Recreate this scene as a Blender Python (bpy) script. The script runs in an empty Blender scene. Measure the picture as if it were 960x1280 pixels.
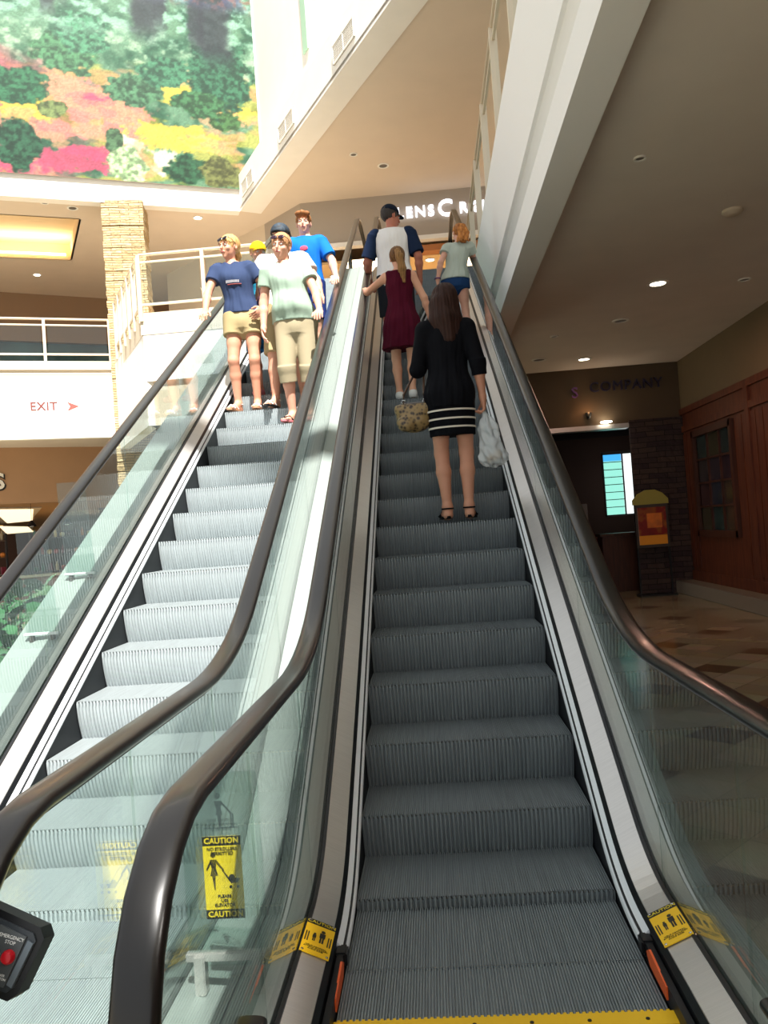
import bpy, bmesh, math, random
import numpy as np
from mathutils import Vector, Matrix
C = bpy.context.scene.collection
D = bpy.data
PI = math.pi
rnd = random.Random(7)
A30 = math.radians(30); T30 = math.tan(A30)

# ------------------------------------------------------------------ helpers
def srgb(c):
    if isinstance(c, str):
        c = tuple(int(c[i:i+2], 16)/255 for i in (0, 2, 4))
    return tuple((x/12.92 if x <= .04045 else ((x+.055)/1.055)**2.4) for x in c)

MATS = {}
def mat(name, col, rough=.5, metal=0, spec=.5, noise=0, nscale=20, bump=0, bscale=60, emit=0, alpha=1, trans=0, ramp=None, coat=0, aniso=None, sub=0):
    if name in MATS: return MATS[name]
    m = D.materials.new(name); m.use_nodes = True
    nt = m.node_tree; b = nt.nodes['Principled BSDF']
    c = srgb(col) + (1,)
    b.inputs['Base Color'].default_value = c
    b.inputs['Roughness'].default_value = rough
    b.inputs['Metallic'].default_value = metal
    b.inputs['Specular IOR Level'].default_value = spec
    if coat: b.inputs['Coat Weight'].default_value = coat; b.inputs['Coat Roughness'].default_value = .08
    if sub: b.inputs['Subsurface Weight'].default_value = sub; b.inputs['Subsurface Radius'].default_value = (.02,.008,.005); b.inputs['Subsurface Scale'].default_value=.4
    if emit:
        b.inputs['Emission Color'].default_value = c; b.inputs['Emission Strength'].default_value = emit
    if alpha < 1: b.inputs['Alpha'].default_value = alpha
    tc = None
    if noise or bump:
        tc = nt.nodes.new('ShaderNodeTexCoord')
    if noise:
        mp = nt.nodes.new('ShaderNodeMapping'); nt.links.new(tc.outputs['Object'], mp.inputs['Vector'])
        if aniso: mp.inputs['Scale'].default_value = aniso
        n = nt.nodes.new('ShaderNodeTexNoise'); n.inputs['Scale'].default_value = nscale; n.inputs['Detail'].default_value = 5
        nt.links.new(mp.outputs[0], n.inputs['Vector'])
        r = nt.nodes.new('ShaderNodeValToRGB')
        lo = tuple(max(0, x*(1-noise)) for x in c[:3])+(1,); hi = tuple(min(1, x*(1+noise)) for x in c[:3])+(1,)
        if ramp: lo = srgb(ramp[0])+(1,); hi = srgb(ramp[1])+(1,)
        r.color_ramp.elements[0].color = lo; r.color_ramp.elements[0].position = .3
        r.color_ramp.elements[1].color = hi; r.color_ramp.elements[1].position = .7
        nt.links.new(n.outputs['Fac'], r.inputs[0]); nt.links.new(r.outputs[0], b.inputs['Base Color'])
        if emit: nt.links.new(r.outputs[0], b.inputs['Emission Color'])
    if bump:
        n2 = nt.nodes.new('ShaderNodeTexNoise'); n2.inputs['Scale'].default_value = bscale
        nt.links.new(tc.outputs['Object'], n2.inputs['Vector'])
        bp = nt.nodes.new('ShaderNodeBump'); bp.inputs['Strength'].default_value = bump; bp.inputs['Distance'].default_value = .01
        nt.links.new(n2.outputs['Fac'], bp.inputs['Height']); nt.links.new(bp.outputs[0], b.inputs['Normal'])
    MATS[name] = m
    return m

def glass_mat(name, tint, refl=1.0, rough=.0):
    m = D.materials.new(name); m.use_nodes = True; nt = m.node_tree
    nt.nodes.remove(nt.nodes['Principled BSDF']); out = nt.nodes['Material Output']
    t = nt.nodes.new('ShaderNodeBsdfTransparent'); t.inputs[0].default_value = srgb(tint)+(1,)
    g = nt.nodes.new('ShaderNodeBsdfGlossy'); g.inputs[0].default_value = (1,1,1,1); g.inputs['Roughness'].default_value = rough
    lw = nt.nodes.new('ShaderNodeLayerWeight'); lw.inputs[0].default_value=.5
    pw = nt.nodes.new('ShaderNodeMath'); pw.operation='POWER'; pw.inputs[1].default_value=4.5
    mu = nt.nodes.new('ShaderNodeMath'); mu.operation='MULTIPLY_ADD'; mu.inputs[1].default_value=.9*refl; mu.inputs[2].default_value=.035*refl; mu.use_clamp=True
    mx = nt.nodes.new('ShaderNodeMixShader')
    nt.links.new(lw.outputs['Facing'], pw.inputs[0]); nt.links.new(pw.outputs[0], mu.inputs[0]); nt.links.new(mu.outputs[0], mx.inputs[0])
    nt.links.new(t.outputs[0], mx.inputs[1]); nt.links.new(g.outputs[0], mx.inputs[2]); nt.links.new(mx.outputs[0], out.inputs[0])
    MATS[name] = m; return m

def vcol_mat(name, rough=.5, emit=0):
    m = mat(name, (.5,.5,.5), rough); nt = m.node_tree
    a = nt.nodes.new('ShaderNodeVertexColor'); a.layer_name = 'Col'
    nt.links.new(a.outputs[0], nt.nodes['Principled BSDF'].inputs['Base Color'])
    if emit:
        nt.links.new(a.outputs[0], nt.nodes['Principled BSDF'].inputs['Emission Color'])
        nt.nodes['Principled BSDF'].inputs['Emission Strength'].default_value = emit
    return m

def mesh_obj(name, verts, faces, m, parent=None, smooth=False, loc=(0,0,0)):
    me = D.meshes.new(name); me.from_pydata([tuple(v) for v in verts], [], [tuple(f) for f in faces]); me.validate(); me.update()
    if m: me.materials.append(m)
    if smooth: me.polygons.foreach_set('use_smooth', [True]*len(me.polygons))
    o = D.objects.new(name, me); C.objects.link(o); o.parent = parent; o.location = loc
    return o

class MB:
    """collects shapes into one mesh"""
    def __init__(s): s.v=[]; s.f=[]; s.mi=[]; s.cur=0
    def add(s, vs, fs):
        n=len(s.v); s.v += [tuple(v) for v in vs]; s.f += [tuple(n+i for i in f) for f in fs]; s.mi += [s.cur]*len(fs)
        return s
    def box(s, a, b, M=None, bev=0):
        x0,y0,z0=a; x1,y1,z1=b
        if bev:
            bm=bmesh.new(); bmesh.ops.create_cube(bm,size=1)
            for v in bm.verts: v.co=Vector(((x0+x1)/2+v.co.x*(x1-x0),(y0+y1)/2+v.co.y*(y1-y0),(z0+z1)/2+v.co.z*(z1-z0)))
            bmesh.ops.bevel(bm,geom=bm.edges[:],offset=bev,segments=2,affect='EDGES')
            bm.verts.ensure_lookup_table(); vs=[v.co.copy() for v in bm.verts]; fs=[[v.index for v in f.verts] for f in bm.faces]; bm.free()
        else:
            vs=[(x0,y0,z0),(x1,y0,z0),(x1,y1,z0),(x0,y1,z0),(x0,y0,z1),(x1,y0,z1),(x1,y1,z1),(x0,y1,z1)]
            fs=[(0,3,2,1),(4,5,6,7),(0,1,5,4),(1,2,6,5),(2,3,7,6),(3,0,4,7)]
        if M: vs=[M@Vector(v) for v in vs]
        return s.add(vs,fs)
    def prism(s, poly, d0, d1, axis='x', M=None):
        n=len(poly)
        def mk(p,d):
            if axis=='x': return Vector((d,p[0],p[1]))
            if axis=='y': return Vector((p[0],d,p[1]))
            return Vector((p[0],p[1],d))
        vs=[mk(p,d0) for p in poly]+[mk(p,d1) for p in poly]
        if M: vs=[M@v for v in vs]
        fs=[tuple(range(n)),tuple(range(2*n-1,n-1,-1))]+[(i,i+n,(i+1)%n+n,(i+1)%n) for i in range(n)]
        return s.add(vs,fs)
    def tube(s, pts, r, seg=10, cap=True, radii=None):
        pts=[Vector(p) for p in pts]; vs=[]; fs=[]
        up=Vector((0,0,1)); 
        for i,p in enumerate(pts):
            t=(pts[min(i+1,len(pts)-1)]-pts[max(i-1,0)]).normalized()
            a=up if abs(t.z)<.95 else Vector((1,0,0))
            u=t.cross(a).normalized(); w=t.cross(u)
            rr=radii[i] if radii else r
            for k in range(seg):
                an=2*PI*k/seg; vs.append(p+u*math.cos(an)*rr+w*math.sin(an)*rr)
        for i in range(len(pts)-1):
            for k in range(seg):
                fs.append((i*seg+k,i*seg+(k+1)%seg,(i+1)*seg+(k+1)%seg,(i+1)*seg+k))
        if cap: fs.append(tuple(range(seg))[::-1]); n=(len(pts)-1)*seg; fs.append(tuple(range(n,n+seg)))
        return s.add(vs,fs)
    def lathe(s, prof, c=(0,0,0), seg=24, M=None):
        vs=[];fs=[]
        for r,z in prof:
            for k in range(seg):
                a=2*PI*k/seg; v=Vector((r*math.cos(a),r*math.sin(a),z)); v=(M@v if M else v); vs.append(v+Vector(c))
        for i in range(len(prof)-1):
            for k in range(seg): fs.append((i*seg+k,i*seg+(k+1)%seg,(i+1)*seg+(k+1)%seg,(i+1)*seg+k))
        fs.append(tuple(range(seg))[::-1]); n=(len(prof)-1)*seg; fs.append(tuple(range(n,n+seg)))
        return s.add(vs,fs)
    def sweep(s, path, section, X=0):
        """path: list of (Y,Z); section: closed list of (dx, dn) with dn along the path normal"""
        n=len(section); vs=[]; fs=[]
        for i,(y,z) in enumerate(path):
            y0,z0=path[max(i-1,0)]; y1,z1=path[min(i+1,len(path)-1)]
            L=math.hypot(y1-y0,z1-z0) or 1; ty,tz=(y1-y0)/L,(z1-z0)/L
            for dx,dn in section: vs.append((X+dx,y-tz*dn,z+ty*dn))
        for i in range(len(path)-1):
            for k in range(n): fs.append((i*n+k,i*n+(k+1)%n,(i+1)*n+(k+1)%n,(i+1)*n+k))
        fs.append(tuple(range(n))[::-1]); q=(len(path)-1)*n; fs.append(tuple(range(q,q+n)))
        return s.add(vs,fs)
    def build(s, name, m, parent=None, smooth=False, loc=(0,0,0)):
        o=mesh_obj(name,s.v,s.f,None,parent,smooth,loc)
        for mm in (m if isinstance(m,(list,tuple)) else [m]): o.data.materials.append(mm)
        if len(o.data.polygons)==len(s.mi): o.data.polygons.foreach_set('material_index', s.mi)
        bm=bmesh.new(); bm.from_mesh(o.data); bmesh.ops.recalc_face_normals(bm,faces=bm.faces); bm.to_mesh(o.data); bm.free()
        if smooth: autosmooth(o)
        return o
def autosmooth(o, ang=40):
    me=o.data; bm=bmesh.new(); bm.from_mesh(me)
    for f in bm.faces: f.smooth=True
    for e in bm.edges:
        if len(e.link_faces)==2: e.smooth = e.calc_face_angle(0) < math.radians(ang)
    bm.to_mesh(me); bm.free()

def tag(o, label=None, cat=None, group=None, kind=None):
    if label: o['label']=label
    if cat: o['category']=cat
    if group: o['group']=group
    if kind: o['kind']=kind
    return o
def thing(name, label, cat, loc=(0,0,0), rz=0, group=None):
    o=D.objects.new(name,None); C.objects.link(o); o.location=loc; o.rotation_euler=(0,0,rz); o.empty_display_size=.1
    return tag(o,label,cat,group)
def struct(o, label=None): o['kind']='structure'; 
def copy_tree(o, parent=None):
    c=o.copy(); C.objects.link(c); c.parent=parent
    for ch in list(o.children): copy_tree(ch,c)
    return c

_font=None
def text_mesh(txt, size, depth=.004, spacing=1.0, bold=0):
    cu=D.curves.new('t','FONT'); cu.body=txt; cu.size=size; cu.extrude=depth/2; cu.offset=bold; cu.space_character=spacing; cu.align_x='CENTER'; cu.align_y='CENTER'; cu.resolution_u=3
    o=D.objects.new('t',cu); C.objects.link(o)
    dg=bpy.context.evaluated_depsgraph_get(); me=D.meshes.new_from_object(o.evaluated_get(dg))
    D.objects.remove(o); D.curves.remove(cu)
    return me
def text_obj(name, txt, size, m, parent=None, M=None, depth=.004, spacing=1.0, bold=0):
    me=text_mesh(txt,size,depth,spacing,bold)
    if M: me.transform(M)
    me.materials.clear(); me.materials.append(m); me.name=name
    o=D.objects.new(name,me); C.objects.link(o); o.parent=parent; return o
FRONT = Matrix.Rotation(PI/2,4,'X')     # text standing upright, readable from -Y

# value noise
def vnoise(x,y,seed=0):
    xi=np.floor(x).astype(int); yi=np.floor(y).astype(int); xf=x-xi; yf=y-yi
    def h(a,b):
        n=(a*374761393+b*668265263+seed*1442695041)&0xffffffff; n=((n^(n>>13))*1274126177)&0xffffffff
        return ((n^(n>>16))&0xffff)/65535.
    u=xf*xf*(3-2*xf); v=yf*yf*(3-2*yf)
    return (h(xi,yi)*(1-u)+h(xi+1,yi)*u)*(1-v)+(h(xi,yi+1)*(1-u)+h(xi+1,yi+1)*u)*v
def fbm(x,y,seed=0,o=4):
    r=0;a=.5
    for i in range(o): r=r+a*vnoise(x*2**i,y*2**i,seed+i); a*=.5
    return r/(1-.5**o)

def color_grid(name, w, h, nx, ny, fn, m, parent=None, thick=.02):
    """flat picture panel in local XZ, origin lower-left; fn(u,v)->rgb arrays (srgb)"""
    us=np.linspace(0,w,nx); vs=np.linspace(0,h,ny); U,V=np.meshgrid(us,vs)
    verts=[(float(a),0,float(b)) for b in vs for a in us]
    faces=[(j*nx+i,j*nx+i+1,(j+1)*nx+i+1,(j+1)*nx+i) for j in range(ny-1) for i in range(nx-1)]
    n=len(verts); verts += [(0,thick,0),(w,thick,0),(w,thick,h),(0,thick,h)]
    faces += [(n,n+3,n+2,n+1),(0,n,n+1,nx-1),(0,(ny-1)*nx,n+3,n),(nx-1,n+1,n+2,ny*nx-1),((ny-1)*nx,ny*nx-1,n+2,n+3)]
    o=mesh_obj(name,verts,faces,m,parent)
    rgb=np.stack(fn(U,V),-1).reshape(-1,3); rgb=np.clip(rgb,0,1); lin=np.where(rgb<=.04045,rgb/12.92,((rgb+.055)/1.055)**2.4)
    col=np.ones((n+4,4),dtype=np.float32); col[:n,:3]=lin; col[n:,:3]=.6
    a=o.data.color_attributes.new('Col','FLOAT_COLOR','POINT'); a.data.foreach_set('color',col.ravel())
    return o

# ------------------------------------------------------------------ materials
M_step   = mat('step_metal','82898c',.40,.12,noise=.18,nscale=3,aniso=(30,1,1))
M_steel  = mat('brushed_steel','c9c6c2',.33,.7,noise=.06,nscale=6,aniso=(1,60,1))
M_steel_d= mat('dark_steel','6d6965',.35,.85,noise=.08,nscale=6,aniso=(1,60,1))
M_alum   = mat('bright_aluminium','eceff2',.35,.05)
M_black  = mat('black_plastic','0d0f12',.4)
M_skirt  = mat('dark_skirt','16181c',.45,.3)
M_rubber = mat('handrail_rubber','100e0d',.3,0,.5,coat=.15)
M_deck   = mat('outer_deck_metal','929c97',.4,.3)
M_glass  = glass_mat('balustrade_glass','f1f7f5',1.4)
M_acryl  = glass_mat('clear_acrylic','eef6f3',1.3)
M_yellow = mat('yellow_plastic','f0bd10',.45)
M_caut   = mat('caution_yellow','e8cf2a',.5)
M_ink    = mat('black_ink','141414',.5)
M_orange = mat('orange_plastic','e8622a',.5)
M_white  = mat('white_plaster','eeeae2',.7,noise=.02,nscale=3)
M_ceil   = mat('ceiling_plaster','d9c9b6',.85,noise=.02,nscale=2)
M_ceil2  = mat('dim_ceiling_plaster','e0d6ca',.85,noise=.03,nscale=2)
M_beige  = mat('beige_paint','d3c4ae',.7)
M_taupe  = mat('taupe_panel','a89c8e',.6,noise=.03,nscale=1)
M_rail   = mat('cream_metal','dccfb9',.4,.2)
M_chrome = mat('chrome','c8c8c8',.15,1)
M_dark   = mat('dark_interior','1a1210',.8)
M_lamp   = mat('lamp_glow','fff4dd',.5,emit=14)
M_warm   = mat('warm_lamp_glow','ffd9a0',.5,emit=5)
M_white_em = mat('white_sign_glow','f2f5ff',.5,emit=1.4)
M_red    = mat('red_plastic','c01020',.35)
M_greytxt= mat('grey_print','9aa0a2',.5)

# ------------------------------------------------------------------ escalators
H_UP = 5.55
YA, RB, RT = .381, .9715, 1.5
SL_B = RB*A30
def inc_len():
    zb=RB*(1-math.cos(A30)); zt=RT*(1-math.cos(A30)); return (H_UP-zb-zt)/math.sin(A30)
IL=inc_len()
def path(s):
    s=s-YA
    if s<=0: return YA+s,0.
    if s<SL_B: t=s/RB; return YA+RB*math.sin(t),RB*(1-math.cos(t))
    y0=YA+RB*math.sin(A30); z0=RB*(1-math.cos(A30)); s-=SL_B
    if s<IL: return y0+s*math.cos(A30), z0+s*math.sin(A30)
    y1=y0+IL*math.cos(A30); z1=z0+IL*math.sin(A30); s-=IL
    if s<RT*A30:
        t=A30-s/RT; return y1+RT*(math.sin(A30)-math.sin(t)), z1+RT*(math.cos(t)-math.cos(A30))
    y2=y1+RT*math.sin(A30); return y2+s-RT*A30, H_UP
Y_TOP=path(YA+SL_B+IL+RT*A30)[0]
S_TOP=YA+SL_B+IL+RT*A30
def pathpts(s0,s1,n=None):
    ss=[s0]+[YA+SL_B*k/8 for k in range(9)]+[YA+SL_B+IL*k/6 for k in range(1,7)]+[YA+SL_B+IL+RT*A30*k/8 for k in range(1,9)]+[s1]
    ss=[s for s in ss if s0<=s<=s1]
    out=[]
    for s in ss:
        p=path(s)
        if not out or math.hypot(p[0]-out[-1][0],p[1]-out[-1][1])>1e-4: out.append(p)
    return out
SW=.478   # half step width
def step_mesh():
    mb=MB()
    # tread: fine grooves running along Y, square wave
    n=106; p=2*SW/n; xs=[];hs=[]
    for i in range(n):
        x=-SW+i*p
        xs+=[x,x+p*.08,x+p*.46,x+p*.54]; hs+=[-.008,0,0,-.008]
    xs.append(SW); hs.append(-.008)
    vs=[(x,y,h) for y in (.004,.405) for x,h in zip(xs,hs)]; k=len(xs)
    mb.add(vs,[(i,i+1,k+i+1,k+i) for i in range(k-1)])
    # riser: coarse curved cleats from the nose down and back
    n=53; p=2*SW/n; xs=[];hs=[]
    for i in range(n):
        x=-SW+i*p
        xs+=[x,x+p*.12,x+p*.5,x+p*.62]; hs+=[.011,0,0,.011]
    xs.append(SW); hs.append(.011); k=len(xs)
    prof=[]
    for j in range(8):
        t=j/7; ang=t*math.radians(33); prof.append((.052*(t**1.8)+.0, -.215*t))
    vs=[(x,py+h*(1 if j else .3)+.0,pz-(h*.9 if j==0 else 0)) for j,(py,pz) in enumerate(prof) for x,h in zip(xs,hs)]
    fs=[(j*k+i,j*k+i+1,(j+1)*k+i+1,(j+1)*k+i) for j in range(7) for i in range(k-1)]
    mb.add(vs,fs)
    # body sides and underside
    side=[(0,-.009)]+[(py,pz) for py,pz in prof[1:]]+[(.36,-.215),(.40,-.012)]
    for x in (-SW,SW-.004): mb.prism(side,x,x+.004,'x')
    me=D.meshes.new('step'); me.from_pydata(mb.v,[],mb.f); me.materials.append(M_step); me.update()
    return me
STEP=step_mesh()
STEP_L=STEP.copy(); STEP_L.materials.clear(); STEP_L.materials.append(mat('sunlit_step_metal','a9b1b3',.40,.12,noise=.12,nscale=3,aniso=(30,1,1)))  # brighter copy of the step metal, sunlight put into its colour
def rail_path(dz=0):
    """handrail centre line (Y,Z): bottom newel, flat, incline, top flat, top newel"""
    hf,hi=.93,.872
    yi=.641; R=1.6; tl=R*math.tan(A30/2)
    yc=yi+(hf-hi)/T30     # meeting point at z=hf
    pts=[]
    rn=.33; yn=-.79; zn=hf-rn
    pts.append((yn+.35,zn-rn))
    for k in range(13): a=-PI/2-PI*k/12; pts.append((yn+rn*math.cos(a),zn+rn*math.sin(a)))
    for k in range(9):
        a=A30*k/8; pts.append((yc-tl+R*math.sin(a),hf+R*(1-math.cos(a))))
    # top
    zt=H_UP+.95; yt=yi+(zt-hi)/T30; R2=1.6; tl2=R2*math.tan(A30/2)
    for k in range(9):
        a=A30*(1-k/8); pts.append((yt+tl2-R2*math.sin(a), zt-R2*(1-math.cos(a))))
    ye=yt+1.25; 
    for k in range(13): a=PI/2-PI*k/12; pts.append((ye+rn*math.cos(a),zt-rn+rn*math.sin(a)))
    pts.append((ye-.35,zt-2*rn))
    return pts
RAILP=rail_path()
def smooth_section(w,h,n=16):
    out=[]
    for k in range(n):
        a=2*PI*k/n; x=math.cos(a); y=math.sin(a)
        out.append((w*math.copysign(abs(x)**.7,x),h*math.copysign(abs(y)**.7,y)))
    return out
GX=.612
def rail_z_at(y):
    for (y0,z0),(y1,z1) in zip(RAILP[7:-8],RAILP[8:-7]):
        if y0<=y<=y1: return z0+(z1-z0)*(y-y0)/(y1-y0)
    return None
def floor_z(y):
    if y<=YA: return 0
    lo,hi=0,S_TOP+3
    for _ in range(40):
        m=(lo+hi)/2
        if path(m)[0]<y: lo=m
        else: hi=m
    return path(lo)[1]
def glass_panel(x,y0,y1,parent,first=False,last=False):
    n=max(2,int((y1-y0)/.12)); ys=[y0+(y1-y0)*k/n for k in range(n+1)]
    top=[];bot=[]
    if first:
        rn=.315; yn=-.79; zn=.93-.33
        arc=[(yn+rn*math.cos(-PI/2-PI*k/12),zn+rn*math.sin(-PI/2-PI*k/12)) for k in range(13)]
        ys=[yn+ (y1-yn)*k/n for k in range(1,n+1)]
        poly=[(yn,.13)]+arc+[(y,rail_z_at(y)-.015) for y in ys]+[(y,floor_z(y)+.11) for y in reversed(ys)]
    elif last:
        ye=RAILP[-8][0]-.33; zt=H_UP+.95
        rn=.315; ye2=[p for p in RAILP][-14][0]
        arc=[(ye2+rn*math.cos(PI/2-PI*k/12),zt-.33+rn*math.sin(PI/2-PI*k/12)) for k in range(13)]
        ys=[y0+(ye2-y0)*k/n for k in range(n+1)]
        poly=[(y,(rail_z_at(y) or zt)-.015) for y in ys[:-1]]+arc+[(y,floor_z(y)+.11) for y in reversed(ys)]
    else:
        poly=[(y,rail_z_at(y)-.015) for y in ys]+[(y,floor_z(y)+.11) for y in reversed(ys)]
    mb=MB(); mb.prism(poly,x-.005,x+.005,'x')
    return mb.build('glass_panel',M_glass,parent)
def plaque(parent,x,y,z,slope=0):
    """yellow warning plate on the inner deck"""
    w,h=.098,.2
    R=Matrix.Translation((x,y,z))@Matrix.Rotation(math.radians(slope),4,'Y')
    pl=MB().box((-w/2,-h/2,0),(w/2,h/2,.003),R).build('warning_plate',M_yellow,parent)
    tag(pl,'yellow warning plate with black passenger pictograms')
    mb=MB(); mb.box((-w/2,h/2-.028,.003),(w/2,h/2,.0036),R)
    mb.build('black_header',M_ink,pl)
    text_obj('lettering','CAUTION',.022,M_caut,pl,R@Matrix.Translation((0,h/2-.014,.004)),depth=.001)
    fg=MB()
    def fig(cx,cy,s):
        fg.lathe([(.0,.0),(.006*s,.0),(.006*s,.001)],(0,0,0),10,R@Matrix.Translation((cx,cy+.026*s,.003)))
        fg.box((cx-.008*s,cy-.004*s,.003),(cx+.008*s,cy+.018*s,.004),R)
        fg.box((cx-.006*s,cy-.03*s,.003),(cx-.001*s,cy-.004*s,.004),R); fg.box((cx+.001*s,cy-.03*s,.003),(cx+.006*s,cy-.004*s,.004),R)
    fig(.012,.01,1.2); fig(-.014,-.002,.75)
    for xx in (-.042,-.034,.034,.042): fg.box((xx-.002,-.035,.003),(xx+.002,.02,.004),R)
    fg.build('pictogram',M_ink,pl)
    text_obj('lettering','HOLD HANDRAIL\nATTEND CHILDREN\nAVOID SIDES',.009,M_ink,pl,R@Matrix.Translation((0,-.065,.0035)),depth=.001)
    for sx in (-1,1):
        for sy in (-1,1): MB().lathe([(.005,0),(.005,.002),(.002,.003)],(0,0,0),8,R@Matrix.Translation((sx*.041,sy*.092,.0035))).build('screw',M_chrome,pl)
def escalator(name,label,x0,s_first,left_out,right_out,stripe_dark=False):
    e=thing(name,label,'escalator',(x0,0,0),0,None)
    # steps
    k=-1; n=0
    while True:
        s=s_first+.405*k
        if s>S_TOP+.3: break
        y,z=path(s)
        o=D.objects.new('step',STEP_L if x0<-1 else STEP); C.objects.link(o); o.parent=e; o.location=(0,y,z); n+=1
        k+=1
    # comb plates and landing plates
    mb=MB(); N=53; p=2*SW/N
    mb.box((-SW-.01,-.085,.0),(SW+.01,-.026,.012))
    for i in range(N): xx=-SW+(i+.25)*p; mb.box((xx,-.027,.002),(xx+p*.5,-.012,.008))
    mb.build('comb_plate',M_yellow,e)
    for i in range(6): MB().lathe([(.006,0),(.006,.002)],(-SW+.16*i+.08,-.06,.012),8).build('comb_screw',M_ink,e)
    mb=MB(); mb.box((-.5,-1.6,-.02),(.5,-.085,.008))
    for i in range(40): mb.box((-.49,-1.58+i*.037,.008),(.49,-1.566+i*.037,.010))
    mb.build('landing_plate',M_steel_d,e)
    mb=MB(); mb.box((-.5,Y_TOP+.35,H_UP-.02),(.5,Y_TOP+1.9,H_UP+.01)); mb.build('landing_plate',M_steel_d,e)
    mb=MB(); mb.box((-SW,Y_TOP+.30,H_UP),(SW,Y_TOP+.36,H_UP+.012)); mb.build('comb_plate',M_yellow,e)
    pp=pathpts(-.55,S_TOP+1.6); pin=pathpts(.30,S_TOP+.4)
    for sd in (-1,1):
        # skirt panel
        mb=MB(); mb.sweep(pp,[(sd*.482,-.34),(sd*.482,.055),(sd*.502,.055),(sd*.502,-.34)]); mb.build('skirt_panel',M_skirt,e)
        # deflector strip, bright
        mb=MB(); mb.sweep(pin,[(sd*.476,.020),(sd*.473,.030),(sd*.476,.042),(sd*.5065,.072),(sd*.508,.068),(sd*.508,.02)]); o=mb.build('deflector_strip',M_alum,e)
        mb=MB(); y,z=pin[0]; mb.box((min(sd*.470,sd*.512),y-.05,z+.012),(max(sd*.470,sd*.512),y+.012,z+.06),bev=.006); mb.build('strip_end_cap',M_black,e)
        # dark groove + inner deck
        mb=MB(); mb.sweep(pp,[(sd*.508,.02),(sd*.508,.070),(sd*.522,.092),(sd*.522,.02)]); mb.build('deck_edge_trim',M_black,e)
        mb=MB(); mb.sweep(pp,[(sd*.521,.02),(sd*.521,.096),(sd*.594,.128),(sd*.594,.02)]); mb.build('inner_deck',M_steel,e)
        mb=MB(); mb.sweep(pp,[(sd*.594,.0),(sd*.594,.134),(sd*(GX-.006),.136),(sd*(GX-.006),.0)]); mb.build('glass_gasket',M_black,e)
        # orange safety marker at the comb
        mb=MB(); mb.prism([(.02,.012),(.02,.05),(.20,.062),(.235,.04),(.20,.012)],sd*.481-.0035,sd*.481+.0035,'x'); mb.build('comb_marker',M_orange,e)
        # plates
        yq=.24; plaque(e,sd*.558,yq,.1155,-sd*23.5)
        # outer deck
        wo=left_out if sd<0 else right_out
        mb=MB(); mb.sweep(pp,[(sd*(GX+.006),.0),(sd*(GX+.006),.136),(sd*(GX+.02),.13),(sd*(GX+wo),.11),(sd*(GX+wo),.0)]); mb.build('outer_deck',M_deck,e)
        # handrail
        mb=MB(); sec=smooth_section(.041,.018,18); mb.sweep(RAILP,sec,sd*GX); mb.build('handrail',M_rubber,e,smooth=True)
        mb=MB(); mb.sweep(RAILP[1:-1],[(-.013,-.03),(.013,-.03),(.013,-.012),(-.013,-.012)],sd*GX); mb.build('handrail_track',M_steel_d,e)
        # newel base, closed box with rounded nose
        base=[(-.62,0),(-.98,0),(-.98,.17),(-.90,.24),(-.80,.27),(-.55,.22),(-.50,.13),(-.50,0)]
        mb=MB(); mb.prism(base,sd*(GX-.11),sd*(GX+.10),'x'); o=mb.build('newel_base',mat('newel_blue_grey','2b3440',.35,.4),e)
        mb=MB(); mb.prism([(-.55,.0),(-.55,.125),(-.30,.133),(-.30,0)],sd*(GX-.10),sd*(GX-.012),'x'); mb.build('deck_end_cover',mat('newel_blue_grey','2b3440'),e)
        mb=MB(); mb.lathe([(.012,0),(.012,.004),(.006,.006)],(sd*.56,-.36,.131),12); mb.build('deck_bolt',M_chrome,e)
        # glass panels
        js=[-.3,.47,1.72,2.97,4.22,5.47,6.72,7.97,9.22,10.35]
        glass_panel(sd*GX,-.79,js[0],e,first=True)
        for a,b in zip(js[:-1],js[1:]): glass_panel(sd*GX,a+.004,b-.004,e)
        glass_panel(sd*GX,js[-1]+.004,11,e,last=True)
    # seams across the inner decks
    # cladding
    for sd,wo in ((-1,left_out),(1,right_out)):
        up=[(y,z+.10) for y,z in pp]; dn=[(y,max(z-.75,-.35)) for y,z in reversed(pp)]
        mb=MB(); mb.prism(up+dn,sd*(GX+wo-.02),sd*(GX+wo),'x'); mb.build('side_cladding',M_beige,e)
    mb=MB(); dn=[(y,z-.70) for y,z in pp]; mb.sweep([(y,z-.6) for y,z in pp],[(-.9,-.05),(.75,-.05),(.75,0),(-.9,0)]) if False else None
    und=[(y,max(z-.6,-.34)) for y,z in pp]+[(y,max(z-.72,-.38)) for y,z in reversed(pp)]
    mb.prism(und,-(GX+left_out-.02),GX+right_out-.02,'x'); mb.build('underside_cladding',M_beige,e)
    return e
XL=-1.533
S_R=.2569; S_L=.6754-.405
er=escalator('escalator','escalator on the right in shade, carrying the woman in black upward',0,S_R,.1515,.16)
el=escalator('escalator','sunlit escalator on the left carrying people down toward the viewer',XL,S_L,.34,.1515)
def nose(side,k):
    return path((S_R if side=='R' else S_L)+.405*k)

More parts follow.
